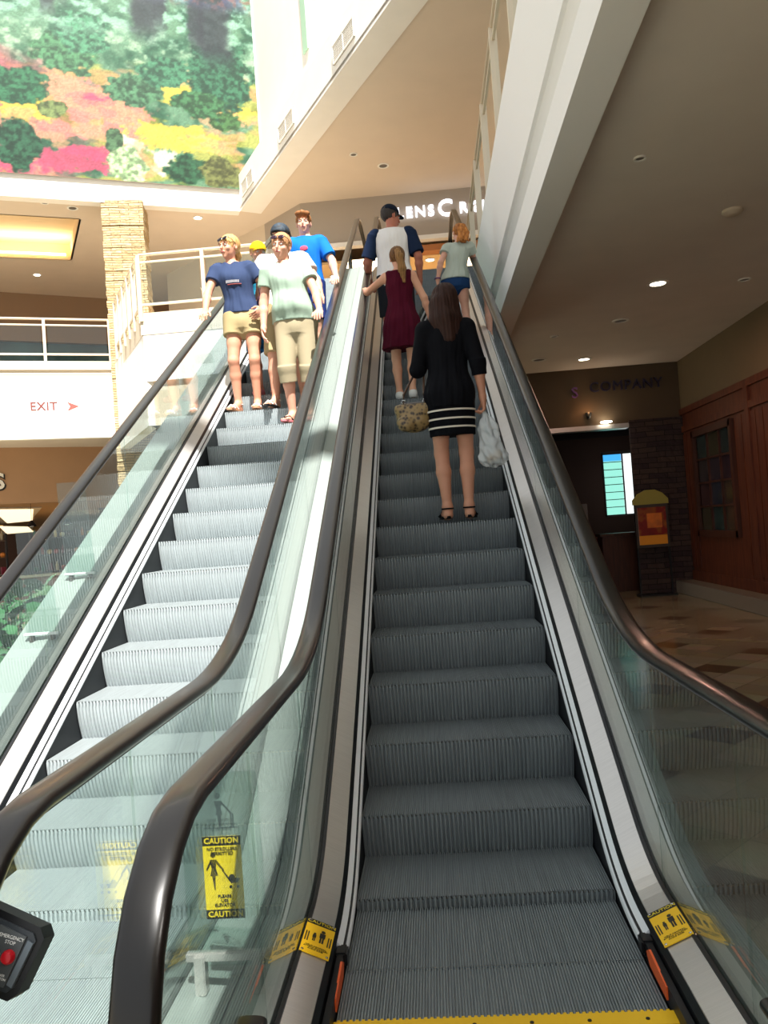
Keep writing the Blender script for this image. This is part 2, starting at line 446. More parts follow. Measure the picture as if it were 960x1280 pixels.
# acrylic barrier between the two escalators with its stickers, brackets on the left deck
bx=-.7665
t=thing('acrylic_barrier','clear acrylic barrier with yellow stroller caution sticker between the two escalators','barrier',(bx,-.05,0))
mb=MB(); pts=[(-.115,.20),(.115,.20),(.115,.735),(.105,.75),(-.105,.75),(-.115,.735)]
mb.prism(pts,-.004,.004,'y'); mb.build('acrylic_sheet',M_acryl,t)
mb=MB()
for x in (-.085,.085):
    mb.box((x-.016,-.02,.12),(x+.016,.02,.235),bev=.004)
mb.box((-.125,-.012,.215),(.125,.012,.24),bev=.003); mb.build('clamp_foot',M_steel,t)
def caution(parent,x,z,w=.112,h=.235):
    T=Matrix.Translation((x,-.006,z))
    s=MB().box((-w/2,-.0007,0),(w/2,0.0007,h),T).build('caution_sticker',M_caut,parent); tag(s,'yellow and black caution sticker, no strollers permitted')
    mb=MB(); mb.box((-w/2,-.0014,h-.026),(w/2,-.0007,h),T); mb.box((-w/2,-.0014,0),(w/2,-.0007,.026),T); mb.build('black_band',M_ink,s)
    for zz in (h-.013,.013): text_obj('lettering','CAUTION',.0225,M_caut,s,T@Matrix.Translation((0,-.002,zz))@FRONT,depth=.0008,bold=.0006)
    text_obj('lettering','NO STROLLERS\nPERMITTED',.0128,M_ink,s,T@Matrix.Translation((0,-.0016,h-.043))@FRONT,depth=.0008,bold=.0003)
    text_obj('lettering','PLEASE\nUSE\nELEVATOR',.0125,M_ink,s,T@Matrix.Translation((0,-.0016,.051))@FRONT,depth=.0008,bold=.0003)
    f=MB(); y0,y1=-.0014,-.0007
    cx,cz=-.027,.135
    f.prism([(cx+.0075*math.cos(a*PI/6),cz+.047+.0075*math.sin(a*PI/6)) for a in range(12)],y0,y1,'y',T)
    f.prism([(cx-.010,cz+.034),(cx+.010,cz+.034),(cx+.006,cz+.008),(cx+.012,cz-.012),(cx-.011,cz-.012),(cx-.006,cz+.008)],y0,y1,'y',T)
    f.prism([(cx-.006,cz-.012),(cx+.004,cz-.012),(cx+.002,cz-.052),(cx-.001,cz-.052)],y0,y1,'y',T)
    f.prism([(cx+.008,cz+.034),(cx+.03,cz+.004),(cx+.027,cz+.001),(cx+.004,cz+.028)],y0,y1,'y',T)
    f.prism([(cx-.008,cz+.034),(cx-.022,cz+.006),(cx-.019,cz+.003),(cx-.004,cz+.028)],y0,y1,'y',T)
    f.prism([(cx+.026,cz+.006),(cx+.052,cz-.034),(cx+.049,cz-.036),(cx+.023,cz+.003)],y0,y1,'y',T)
    f.prism([(cx+.042,cz-.018),(cx+.048,cz-.034),(cx+.068,cz-.034),(cx+.074,cz-.022),(cx+.06,cz-.02),(cx+.056,cz-.010),(cx+.047,cz-.010)],y0,y1,'y',T)
    for wx in (.047,.068):
        f.prism([(cx+wx+.0045*math.cos(a*PI/5),cz-.045+.0045*math.sin(a*PI/5)) for a in range(10)],y0,y1,'y',T)
    f.build('pictogram',M_ink,s)
caution(t,-.0,.335)
s=MB(); y0,y1=-.0062,-.0052
cx,cz=.0,.665
s.prism([(cx-.004+.009*math.cos(a*PI/6),cz+.02+.009*math.sin(a*PI/6)) for a in range(12)],y0,y1,'y')
s.prism([(cx-.014,cz+.006),(cx+.008,cz+.006),(cx+.005,cz-.02),(cx+.009,cz-.035),(cx-.013,cz-.035),(cx-.009,cz-.02)],y0,y1,'y')
s.prism([(cx-.007,cz-.035),(cx+.004,cz-.035),(cx+.002,cz-.07),(cx-.004,cz-.07)],y0,y1,'y')
for xx in (.03,.036): s.box((cx+xx,y0,cz-.07),(cx+xx+.004,y1,cz-.03))
s.prism([(cx+.006,cz+.006),(cx+.034,cz-.028),(cx+.030,cz-.031),(cx+.003,cz+.0)],y0,y1,'y')
s.box((cx-.05,y0,cz-.073),(cx+.05,y1,cz-.070))
s.box((cx-.05,y0,cz+.045),(cx-.025,y1,cz+.065))
s.build('passenger_pictogram',mat('faint_print','3d4a4a',.6),t)
text_obj('lettering','Hold Handrail\nAttend Children\nAvoid Sides',.0135,mat('faint_print','3d4a4a'),t,Matrix.Translation((0,-.0058,.603))@FRONT,depth=.0008)

for i,(yy) in enumerate((2.02,2.55)):
    z=floor_z(yy)+.13
    b=thing('barrier_bracket',['white barrier bracket on the left escalator deck, nearer the viewer','white barrier bracket on the left escalator deck, further up the slope'][i],'bracket',(XL-GX-.17,yy,z),0,'barrier brackets')
    mb=MB(); mb.box((-.10,-.02,.035),(.10,.02,.05),bev=.004); mb.build('plate',M_alum,b)
    mb=MB()
    for x in (-.06,.06): mb.lathe([(.016,-.035),(.016,.035)],(x,0,.0),12)
    mb.build('bolt',M_steel_d,b)
    mb=MB(); mb.prism([(-.095,.05),(.095,.05),(.06,.62),(-.12,.62)],-.003,.003,'y'); mb.build('acrylic_sheet',M_acryl,b)

# emergency stop box beneath the newel of the left escalator's right handrail
sb=thing('emergency_stop_box','black emergency stop box with red button at the left escalator newel','stop button',(-.873,-1.0,.742))
sb.rotation_euler=(math.radians(-18),math.radians(14),math.radians(-6)); sb.scale=(.88,.88,.88)
mb=MB(); oc=[(-.13,-.062),(.036,-.072),(.052,-.056),(.070,.045),(.056,.062),(-.13,.085)]
mb.prism([(x*1.0,z*1.0) for x,z in oc],-.012,.03,'y'); mb.build('housing',M_black,sb)
mb=MB(); mb.prism([(-.12,-.052),(.030,-.058),(.042,-.046),(.057,.038),(.047,.050),(-.12,.070)],-.016,-.012,'y'); mb.build('bezel',mat('slate_plastic','2e3338',.3),sb)
mb=MB(); mb.prism([(-.036,-.048),(.024,-.050),(.038,.042),(-.022,.050)],-.020,-.016,'y'); mb.build('button_plate',mat('plate_grey','4a4f52',.3),sb)
mb=MB(); mb.prism([(.028,-.044),(.040,-.047),(.055,.034),(.043,.037)],-.020,-.016,'y'); mb.build('side_bar',mat('slate_blue','67727b',.35,.3),sb)
mb=MB(); mb.lathe([(.013,0),(.013,.006),(.010,.012),(.004,.014)],(.016,-.02,.002),20,Matrix.Rotation(PI/2,4,'X')); mb.build('stop_button',M_red,sb,smooth=True)
W=mat('white_print','d8dcdc',.5)
text_obj('lettering','EMERGENCY\nSTOP',.0092,W,sb,Matrix.Translation((.010,-.0208,.030))@FRONT,depth=.0008)
text_obj('lettering','LIFT COVER\nPUSH BUTTON',.006,W,sb,Matrix.Translation((.004,-.0208,-.034))@FRONT,depth=.0008)

# ------------------------------------------------------------------ the building
def wall_seg(name, p0, p1, z0, z1, m, back=.15, parent=None, u0=0, u1=None):
    """vertical slab; visible face on the line p0->p1, thickness on its left side"""
    p0=Vector(p0); p1=Vector(p1); d=(p1-p0); L=d.length; d.normalize(); n=Vector((-d.y,d.x))
    mb=MB(); a=p0; b=p1; c=b+n*back; e=a+n*back
    mb.prism([(a.x,a.y),(b.x,b.y),(c.x,c.y),(e.x,e.y)],z0,z1,'z')
    return mb.build(name,m,parent)
def frame_mat(p0,p1,z=0):
    d=(Vector(p1)-Vector(p0)).normalized(); return Matrix.Translation((p0[0],p0[1],z))@Matrix.Rotation(math.atan2(d.y,d.x),4,'Z')

# floor tiles with darker diamonds
def floor_material():
    m=mat('floor_tiles','a59a80',.16,0,.6); nt=m.node_tree; b=nt.nodes['Principled BSDF']
    tc=nt.nodes.new('ShaderNodeTexCoord'); mp=nt.nodes.new('ShaderNodeMapping'); mp.inputs['Rotation'].default_value=(0,0,PI/4); mp.inputs['Scale'].default_value=(3.1,3.1,1)
    nt.links.new(tc.outputs['Object'],mp.inputs[0]); sp=nt.nodes.new('ShaderNodeSeparateXYZ'); nt.links.new(mp.outputs[0],sp.inputs[0])
    def M(op,a,b_=None):
        n=nt.nodes.new('ShaderNodeMath'); n.operation=op
        for i,v in enumerate((a,b_)):
            if v is None: continue
            if isinstance(v,(int,float)): n.inputs[i].default_value=v
            else: nt.links.new(v,n.inputs[i])
        return n.outputs[0]
    fx=M('FLOOR',sp.outputs[0]); fy=M('FLOOR',sp.outputs[1])
    ax=M('LESS_THAN',M('ABSOLUTE',M('MODULO',fx,3)),.5); ay=M('LESS_THAN',M('ABSOLUTE',M('MODULO',fy,3)),.5)
    dm=M('MULTIPLY',ax,ay)
    cb=nt.nodes.new('ShaderNodeCombineXYZ'); nt.links.new(fx,cb.inputs[0]); nt.links.new(fy,cb.inputs[1])
    wn=nt.nodes.new('ShaderNodeTexWhiteNoise'); nt.links.new(cb.outputs[0],wn.inputs['Vector'])
    r=nt.nodes.new('ShaderNodeValToRGB'); r.color_ramp.elements[0].color=srgb('93876a')+(1,); r.color_ramp.elements[1].color=srgb('aba084')+(1,)
    nt.links.new(wn.outputs['Value'],r.inputs[0])
    ns=nt.nodes.new('ShaderNodeTexNoise'); ns.inputs['Scale'].default_value=3; nt.links.new(tc.outputs['Object'],ns.inputs['Vector'])
    mx0=nt.nodes.new('ShaderNodeMix'); mx0.data_type='RGBA'; mx0.blend_type='MULTIPLY'; mx0.inputs[0].default_value=.35
    nt.links.new(r.outputs[0],mx0.inputs[6]); nt.links.new(ns.outputs['Color'],mx0.inputs[7])
    mx=nt.nodes.new('ShaderNodeMix'); mx.data_type='RGBA'; nt.links.new(dm,mx.inputs[0]); nt.links.new(mx0.outputs[2],mx.inputs[6]); mx.inputs[7].default_value=srgb('5e4a35')+(1,)
    # joints
    gx=M('LESS_THAN',M('FRACT',sp.outputs[0]),.02); gy=M('LESS_THAN',M('FRACT',sp.outputs[1]),.02); g=M('MAXIMUM',gx,gy)
    mx2=nt.nodes.new('ShaderNodeMix'); mx2.data_type='RGBA'; nt.links.new(g,mx2.inputs[0]); nt.links.new(mx.outputs[2],mx2.inputs[6]); mx2.inputs[7].default_value=srgb('75694f')+(1,)
    nt.links.new(mx2.outputs[2],b.inputs['Base Color'])
    return m
M_floor=floor_material()
mb=MB()
X0,X1,YY0,YY1=-34,12,-14,52; hx0,hx1,hy0,hy1=-2.45,.70,-.25,7.5
for a,b in (((X0,YY0),(X1,hy0)),((X0,hy0),(hx0,hy1)),((hx1,hy0),(X1,hy1)),((X0,hy1),(X1,YY1))):
    mb.box((a[0],a[1],-.1),(b[0],b[1],0))
o=mb.build('floor',M_floor); struct(o)
mb=MB(); mb.box((hx0,hy0,-.9),(hx1,hy1,-.8)); o=mb.build('floor_pit',M_dark); struct(o)

# stone cladding material
def stone_mat(name,c1,c2,c3,scale=(1,1,1),bw=.42,bh=.055):
    m=mat(name,c1,.85); nt=m.node_tree; b=nt.nodes['Principled BSDF']
    tc=nt.nodes.new('ShaderNodeTexCoord'); sp=nt.nodes.new('ShaderNodeSeparateXYZ'); nt.links.new(tc.outputs['Object'],sp.inputs[0])
    ad=nt.nodes.new('ShaderNodeMath'); nt.links.new(sp.outputs[0],ad.inputs[0]); nt.links.new(sp.outputs[1],ad.inputs[1])
    cb=nt.nodes.new('ShaderNodeCombineXYZ'); nt.links.new(ad.outputs[0],cb.inputs[0]); nt.links.new(sp.outputs[2],cb.inputs[1])
    ns=nt.nodes.new('ShaderNodeTexNoise'); ns.inputs['Scale'].default_value=2.5; nt.links.new(cb.outputs[0],ns.inputs['Vector'])
    va=nt.nodes.new('ShaderNodeVectorMath'); va.operation='MULTIPLY_ADD'; nt.links.new(ns.outputs['Color'],va.inputs[0]); va.inputs[1].default_value=(.08,.05,0); nt.links.new(cb.outputs[0],va.inputs[2])
    br=nt.nodes.new('ShaderNodeTexBrick'); nt.links.new(va.outputs[0],br.inputs['Vector']); br.inputs['Scale'].default_value=1
    br.inputs['Color1'].default_value=srgb(c1)+(1,); br.inputs['Color2'].default_value=srgb(c2)+(1,); br.inputs['Mortar'].default_value=srgb(c3)+(1,)
    br.inputs['Brick Width'].default_value=bw; br.inputs['Row Height'].default_value=bh; br.inputs['Mortar Size'].default_value=.006
    nt.links.new(br.outputs['Color'],b.inputs['Base Color'])
    bp=nt.nodes.new('ShaderNodeBump'); bp.inputs['Distance'].default_value=.05; bp.inputs['Strength'].default_value=.9
    n2=nt.nodes.new('ShaderNodeTexNoise'); n2.inputs['Scale'].default_value=9; nt.links.new(va.outputs[0],n2.inputs['Vector'])
    mm=nt.nodes.new('ShaderNodeMath'); mm.operation='MULTIPLY_ADD'; nt.links.new(br.outputs['Fac'],mm.inputs[0]); mm.inputs[1].default_value=-.8; nt.links.new(n2.outputs['Fac'],mm.inputs[2])
    nt.links.new(mm.outputs[0],bp.inputs['Height']); nt.links.new(bp.outputs[0],b.inputs['Normal'])
    return m
M_stone=stone_mat('ledge_stone','cdb48c','b09468','6f5a3c')
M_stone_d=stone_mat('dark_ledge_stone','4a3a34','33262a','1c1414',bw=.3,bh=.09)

# column (left), clad with rough stone, slightly irregular courses
def column(name,label,p,w,d,z0,z1,rz):
    mb=MB(); z=z0; r=random.Random(3)
    while z<z1:
        h=min(r.uniform(.09,.16),z1-z)
        a=w/2+r.uniform(-.012,.012); b=d/2+r.uniform(-.012,.012)
        mb.box((-a,-b,z),(a,b,z+h)); z+=h
    o=mb.build(name,M_stone); o.location=p; o.rotation_euler=(0,0,rz); return tag(o,label,'column')
column('stone_column','tall ledge stone column rising beside the upper left balcony',(-6.42,14.95,0),.87,.8,0,9,.2)

# upper ceiling at z=9 with recessed cove
P0=Vector((-3.96,15.62)); dm=Vector((.923,.384)); dg=Vector((.495,-.869))
from mathutils.geometry import tessellate_polygon
def holed(name,outer,holes,z,t,m):
    loops=[[Vector((p[0],p[1],0)) for p in outer]]+[[Vector((p[0],p[1],0)) for p in h] for h in holes]
    tris=tessellate_polygon(loops); pts=[p for l in loops for p in l]; n=len(pts)
    vs=[(p.x,p.y,z) for p in pts]+[(p.x,p.y,z+t) for p in pts]
    fs=[tuple(x) for x in tris]+[tuple(i+n for i in x) for x in tris]
    k=0
    for l in loops:
        for i in range(len(l)):
            a=k+i; b=k+(i+1)%len(l); fs.append((a,b,b+n,a+n))
        k+=len(l)
    mb=MB(); mb.add(vs,fs); return mb.build(name,m)
B=Vector((-7.63,15.32)); Cc=Vector((-8.97,17.75)); A_=B-dm*4.2; D_=Cc-dm*4.2
e1=P0+dg*17.5; w1=P0-dm*9
o=holed('ceiling_upper',[P0,e1,(12,e1.y),(12,24),(-16,24),(-16,w1.y),w1],[[A_,B,Cc,D_]],9.0,.06,M_ceil); struct(o)
mb=MB(); mb.prism([A_,B,Cc,D_],9.4,9.45,'z')
for a,b in ((A_,B),(B,Cc),(Cc,D_),(D_,A_)):
    d=(b-a).normalized(); n=Vector((-d.y,d.x))*-.04
    mb.prism([a,b,b+n,a+n],9.0,9.42,'z')
o=mb.build('ceiling_cove',mat('cove_plaster','e3c9a0',.8)); struct(o)
mb=MB(); d=(Cc-D_).normalized(); n=Vector((d.y,-d.x)); a=D_+n*.12; b=Cc+n*.12-d*.1
mb.prism([a,b,b+n*.06,a+n*.06],9.06,9.10,'z'); o=mb.build('cove_light_strip',mat('cove_glow','ffdf9c',.5,emit=11)); tag(o,'warm glowing light strip inside the recessed ceiling cove at upper left','cove light')
# fascia bands of the atrium edge and walls above
o=wall_seg('trim_1',w1,P0,8.96,9.46,M_white,.25); struct(o)
o=wall_seg('trim_2',P0,e1,8.96,9.78,M_white,.50); struct(o)
q0=P0+dm*.60; o=wall_seg('wall_mural_side',w1,q0,9.46,16,M_white,.25); struct(o)
q1=q0+dg*17.8; o=wall_seg('wall_atrium_right',q0,q1,9.7,16,M_white,.2); struct(o)
# narrow green banner strip on the atrium wall
Mx=frame_mat((q0.x,q0.y),(q1.x,q1.y),0)
mb=MB(); mb.box((2.95,-.03,11.0),(3.2,-.003,14.0),Mx); o=mb.build('wall_banner',mat('pale_green_cloth','a9cbb0',.7)); tag(o,'narrow pale green banner high on the white atrium wall','banner')
# vents in the fascia
Mf=frame_mat((P0.x,P0.y),(e1.x,e1.y),0)
vlab=['white louvred air vent in the atrium edge nearest the mural corner','white louvred air vent, middle one along the atrium edge','white louvred air vent high along the atrium edge, furthest from the mural']
for i,u in enumerate((.70,3.3,6.1)):
    v=thing('air_vent',vlab[i],'vent',Mf@Vector((u,0,9.33)),Mf.to_euler().z,'atrium edge vents')
    MB().box((-.42,-.012,-.16),(.42,-.001,.16)).build('backing',mat('vent_shadow','8c877f',.7),v)
    mb=MB()
    for s_ in ((-.42,-.16,.42,-.14),(-.42,.14,.42,.16),(-.42,-.16,-.40,.16),(.40,-.16,.42,.16),(-.012,-.16,.012,.16)): mb.box((s_[0],-.03,s_[1]),(s_[2],-.012,s_[3]))
    mb.build('frame',M_white,v)
    mb=MB()
    for k in range(8): mb.box((-.40,-.024,-.13+k*.034),(.40,-.014,-.118+k*.034))
    mb.build('louvre',M_white,v)

# mural on the wall
def mural_fn(U,V):
    x=U*1.0; y=V
    n1=fbm(x*2.2,y*2.2,1,5); n2=fbm(x*5,y*7,5,4); n3=fbm(x*12,y*14,9,3); fine=fbm(x*30,y*38,21,2)
    hgt=np.clip(y/4.6,0,1.2)
    def mix(a,b,t): t=t[...,None]; return a*(1-t)+b*t
    def sm(a,lo,hi): t=np.clip((a-lo)/(hi-lo),0,1); return t*t*(3-2*t)
    col=np.ones(x.shape+(3,))*np.array([.42,.58,.46])
    col=mix(col,np.array([.20,.38,.28]),sm(n1,.45,.7))
    col=mix(col,np.array([.72,.82,.70]),sm(n2,.5,.75)*sm(hgt,.45,.6)*.75)
    # flower meadow below
    low=1-sm(hgt+.12*(n1-.5),.50,.62)
    yel=sm(fbm(x*1.1+3,y*2.6,33,4),.46,.56)*low
    col=mix(col,np.array([.93,.78,.25]),yel*.45)
    pk=sm(fbm(x*.9+7,y*2.2+x*.3,44,4),.47,.56)*low
    lft=1-sm(x,3.6,6.4); col=mix(col,np.array([.83,.42,.47]),pk*(.25+.75*lft))
    bot=(1-sm(hgt,.04,.17))*(1-sm(x,4.6,6.0)); col=mix(col,np.array([.86,.36,.47]),bot*(.4+.6*sm(n3,.35,.6)))
    def patch(c,lst,a):
        nonlocal col
        for px_,py_,rx,rz_ in lst:
            dd=((x-px_)/rx)**2+((y-py_)/rz_)**2+(n2-.5)*2.2+(n3-.5)*.8; col=mix(col,np.array(c),(1-sm(dd,.7,1.2))*a)
    patch((.88,.55,.52),((6.6,1.55,1.2,.35),(5.9,1.95,.6,.3),(7.2,1.1,1.0,.22),(5.5,1.0,.7,.25)),.85)
    patch((.82,.34,.46),((5.6,.35,1.4,.28),(6.4,1.75,.5,.14),(6.7,.55,.9,.16)),.85)
    patch((.95,.80,.32),((7.95,2.1,1.0,.25),(8.1,1.05,1.0,.33),(5.1,1.45,.6,.35),(9.6,1.75,.5,.2)),.85)
    patch((.93,.92,.84),((7.1,.75,.4,.25),(7.9,.5,.35,.3)),.85)
    sal=sm(fbm(x*1.4+1,y*3,55,4),.52,.6)*low; col=mix(col,np.array([.92,.66,.50]),sal*.6)
    # round bushes
    for bx_,by_,rx,rz_,c in ((9.35,1.55,.40,.26,(.26,.40,.24)),(4.9,1.9,.75,.45,(.2,.4,.28)),(5.9,2.7,.7,.5,(.30,.48,.34)),(7.35,2.05,.62,.38,(.30,.46,.34)),(6.8,.9,.2,.3,(.3,.42,.3)),(8.4,.35,.55,.40,(.18,.34,.24)),(9.1,.3,.5,.42,(.40,.42,.25)),(7.1,.35,.45,.4,(.66,.78,.58)),(9.2,2.6,.75,.9,(.22,.40,.30)),(4.9,.6,.5,.55,(.17,.33,.24)),(8.0,2.55,.6,.35,(.26,.45,.34)),(6.3,3.2,.6,.45,(.30,.50,.38)),(8.7,1.9,.6,.3,(.25,.42,.28)),(5.6,1.45,.35,.2,(.42,.48,.3))):
        dd=((x-bx_)/rx)**2+((y-by_)/rz_)**2+ (n2-.5)*1.6
        k=1-sm(dd,.75,1.05); shade=(.75+.5*sm(n3,.3,.7))[...,None]
        col=mix(col,np.ones_like(col)*np.array(c)*shade,k)
    # forest and tree trunks at the top
    top=sm(hgt+.1*(n1-.5),.66,.8); col=mix(col,np.array([.60,.78,.68]),top*sm(n2,.42,.6)*.8)
    for tx,tw,ty in ((5.75,.14,3.3),(6.05,.1,3.6),(7.75,.30,3.0),(8.1,.14,3.2),(9.3,.40,2.6),(8.9,.2,2.9)):
        k=(1-sm(np.abs(x-tx-.15*np.sin(y*1.3)+.25*(n2-.5)),tw*.6,tw*1.2))*sm(y,ty,ty+.7)
        col=mix(col,np.array([.20,.22,.24]),k*.85)
    tt=sm(y,4.0,4.5); col=mix(col,np.array([.38,.38,.52]),tt*sm(n1,.35,.6)*.8); col=mix(col,np.array([.62,.38,.34]),tt*sm(n3,.55,.7)*.6)
    col=(col*(.84+.3*fine[...,None]))**1.12*.80+.03
    return col[...,0],col[...,1],col[...,2]
M_mural=vcol_mat('printed_mural',.28)
mu=color_grid('landscape_mural',10.05,5.6,400,230,mural_fn,M_mural)
a=q0-dm*9.62
mu.matrix_world=frame_mat((a.x,a.y),(q0.x,q0.y),9.44)@Matrix.Translation((-.48,-.06,0))
tag(mu,'huge printed landscape mural of flower meadows and green shrubs','mural')

# downlights in the upper ceiling
def downlight(x,y,z,r,label,lit=False,grp='ceiling downlights'):
    t=thing('ceiling_downlight',label,'downlight',(x,y,z),0,grp)
    mb=MB(); mb.lathe([(r,0),(r,-.012),(r*.72,-.012),(r*.72,0)],(0,0,0),20); mb.build('trim_ring',M_white,t,smooth=True)
    mb=MB(); mb.lathe([(r*.7,-.002),(r*.7,-.004)],(0,0,0),20); mb.build('lens',M_lamp if lit else mat('lens_grey','6a645e',.4),t)
DL=[(-1.54,11.93,.13,0,'white trimmed downlight in the upper ceiling nearest the atrium edge'),(-2.68,13.91,.12,1,'lit downlight in the upper ceiling near the atrium corner'),(-1.12,13.49,.08,0,'small dark downlight left of the larger one on the upper ceiling'),(-.555,14.11,.12,0,'dark recessed downlight right of the small one on the upper ceiling'),
    (-7.94,14.3,.09,0,'unlit downlight left of the stone column, leftmost near the mural'),(-7.5,14.7,.12,0,'unlit downlight beside the top of the stone column'),(-5.02,15.85,.12,1,'lit downlight right of the stone column'),(-10.3,18.6,.12,1,'lit downlight at far left beyond the ceiling cove')]
for x,y,r,l,lab in DL: downlight(x,y,9.0-.001,r,lab,bool(l))
downlight(-8.4,15.7,9.398,.1,'unlit downlight inside the glowing ceiling cove')

# upper floor slabs
o=holed('floor_upper',[(-2.55,11.5),(-4.97,11.5),(-6.96,14.97),(-16,11.2),(-16,24),(12,24),(12,-12),(.90,-12),(.90,12.2),(-2.55,12.2)],[],5.40,.15,M_beige); struct(o)
M_face=mat('bright_fascia_white','f0efec',.6)
o=wall_seg('trim_3',(-4.97,11.5),(-2.2,11.5),4.34,5.17,M_face,.2); struct(o)
o=wall_seg('trim_4',(-5.0,11.49),(-2.2,11.49),5.17,5.56,M_beige,.25); struct(o)
o=wall_seg('trim_5',(-6.96,14.97),(-4.97,11.5),3.55,5.40,M_white,.2); struct(o)
o=wall_seg('trim_6',(-6.96,14.98),(-4.975,11.495),5.17,5.56,M_beige,.25); struct(o)
o=wall_seg('trim_7',(-4.96,11.56),(-2.2,11.56),3.55,4.36,M_beige,.3); struct(o)
l0=Vector((-14.6,11.84)); l1=Vector((-6.6,15.17))
o=wall_seg('trim_8',l0,l1,4.2,5.30,M_face,.2); struct(o)
o=wall_seg('trim_9',l0+Vector((0,.01)),l1+Vector((0,.01)),3.9,4.2,M_white,.2); struct(o)
o=wall_seg('trim_10',l0-Vector((0,.01)),l1-Vector((0,.01)),5.30,5.6,M_beige,.25); struct(o)
ls=frame_mat((-9.15,14.12),(-8.227,14.504),0)
ex=thing('exit_sign_lettering','EXIT lettering in dark red with an arrow on the white balcony front','sign',ls@Vector((.9,-.012,4.6)),ls.to_euler().z)
Mex=mat('brown_red_paint','7a3a34',.6)
text_obj('lettering','EXIT',.26,Mex,ex,FRONT,depth=.01,bold=.004,spacing=1.05)
ar=MB(); ar.prism([(.48,-.10),(.72,0),(.48,.10),(.54,0)],-.006,.004,'y'); ar.build('arrow',mat('red_paint','c0524a',.6),ex)

# right-hand fascia, ceiling and upper walkway
mb=MB()
mb.prism([(.87,3.80),(.87,4.085),(.93,4.10),(.95,4.30),(.90,4.37),(.87,4.37),(.87,5.475),(1.1,5.475),(1.1,3.90),(1.1,3.80)],-12,12.2,'y'); 
o=mb.build('trim_11',M_face); struct(o)
mb=MB(); mb.box((.95,-12,3.93),(4.5,11.7,4.0)); o=mb.build('ceiling_right',M_ceil2); struct(o)
XW=4.3; YB=11.5
# wood wall on the right
def wood_mat(name,c1,c2,sc=(6,6,.6)):
    m=mat(name,c1,.5); nt=m.node_tree; b=nt.nodes['Principled BSDF']
    tc=nt.nodes.new('ShaderNodeTexCoord'); mp=nt.nodes.new('ShaderNodeMapping'); mp.inputs['Scale'].default_value=sc
    w=nt.nodes.new('ShaderNodeTexNoise'); w.inputs['Scale'].default_value=4; w.inputs['Detail'].default_value=6
    nt.links.new(tc.outputs['Object'],mp.inputs[0]); nt.links.new(mp.outputs[0],w.inputs['Vector'])
    r=nt.nodes.new('ShaderNodeValToRGB'); r.color_ramp.elements[0].position=.35; r.color_ramp.elements[1].position=.65
    r.color_ramp.elements[0].color=srgb(c1)+(1,); r.color_ramp.elements[1].color=srgb(c2)+(1,)
    nt.links.new(w.outputs['Fac'],r.inputs[0]); nt.links.new(r.outputs[0],b.inputs['Base Color']); return m
M_wood=wood_mat('red_brown_wood','4a2010','66341c')
M_wood_d=wood_mat('dark_wood','3a1c10','4c2818')
M_olive=mat('olive_paint','6f6148',.7,noise=.04,nscale=2)
mb=MB(); mb.box((XW,-12,3.08),(XW+.2,YB+.6,3.95)); o=mb.build('wall_right_upper',M_olive); struct(o)
wy0,wy1,wz0,wz1=9.32,10.86,1.04,2.55
mb=MB()
for (y0,y1,z0,z1) in ((-12,wy0,0,3.08),(wy1,YB+.6,0,3.08),(wy0,wy1,0,wz0),(wy0,wy1,wz1,3.08)): mb.box((XW,y0,z0),(XW+.2,y1,z1))
y=-12
while y<YB:   # vertical boards and rails standing proud
    if not(wy0-.25<y<wy1+.15): mb.box((XW-.018,y,.42),(XW,y+.21,2.66))
    y+=.235
for z0,z1 in ((.2,.36),(2.70,2.80),(3.0,3.10)): mb.box((XW-.035,-12,z0),(XW,YB,z1))
for yy in (4.2,6.4,8.6): mb.box((XW-.04,yy,.2),(XW,yy+.14,3.08))
o=mb.build('wall_right',M_wood); struct(o)
mb=MB(); mb.box((XW-.32,-12,0),(XW,YB,.20),bev=.01); o=mb.build('baseboard_right',mat('stone_kerb','7d7466',.5)); struct(o)
# window with frame and muntins
wf=MB()
for (y0,y1,z0,z1) in ((wy0-.08,wy1+.08,wz1,wz1+.1),(wy0-.08,wy1+.08,wz0-.1,wz0),(wy0-.09,wy0,wz0-.1,wz1+.1),(wy1,wy1+.09,wz0-.1,wz1+.1)): wf.box((XW-.06,y0,z0),(XW+.06,y1,z1))
o=wf.build('window_1',M_wood_d); struct(o)
mb=MB()
for k in (1,2): yy=wy0+(wy1-wy0)*k/3; mb.box((XW-.02,yy-.015,wz0),(XW+.02,yy+.015,wz1))
for k in (1,2,3): zz=wz0+(wz1-wz0)*k/4; mb.box((XW-.02,wy0,zz-.015),(XW+.02,wy1,zz+.015))
mb.build('muntin',M_wood_d,o)
def win_fn(U,V):
    i=np.floor(U/.51); j=np.floor(V/.38)
    r=.5+.5*np.sin(i*3.1+j*7.3+1); g=.5+.5*np.sin(i*5.7+j*2.1+2); n=fbm(U*6,V*6,3,3)
    return (.17+.10*r)*(.7+.5*n),(.17+.08*g)*(.7+.5*n),(.18+.07*(1-r))*(.7+.5*n)
pn=color_grid('pane',wy1-wy0,wz1-wz0,60,60,win_fn,vcol_mat('mottled_window_glass',.2),o)
pn.matrix_basis=Matrix.Translation((XW+.01,wy1,wz0))@Matrix.Rotation(-PI/2,4,'Z')

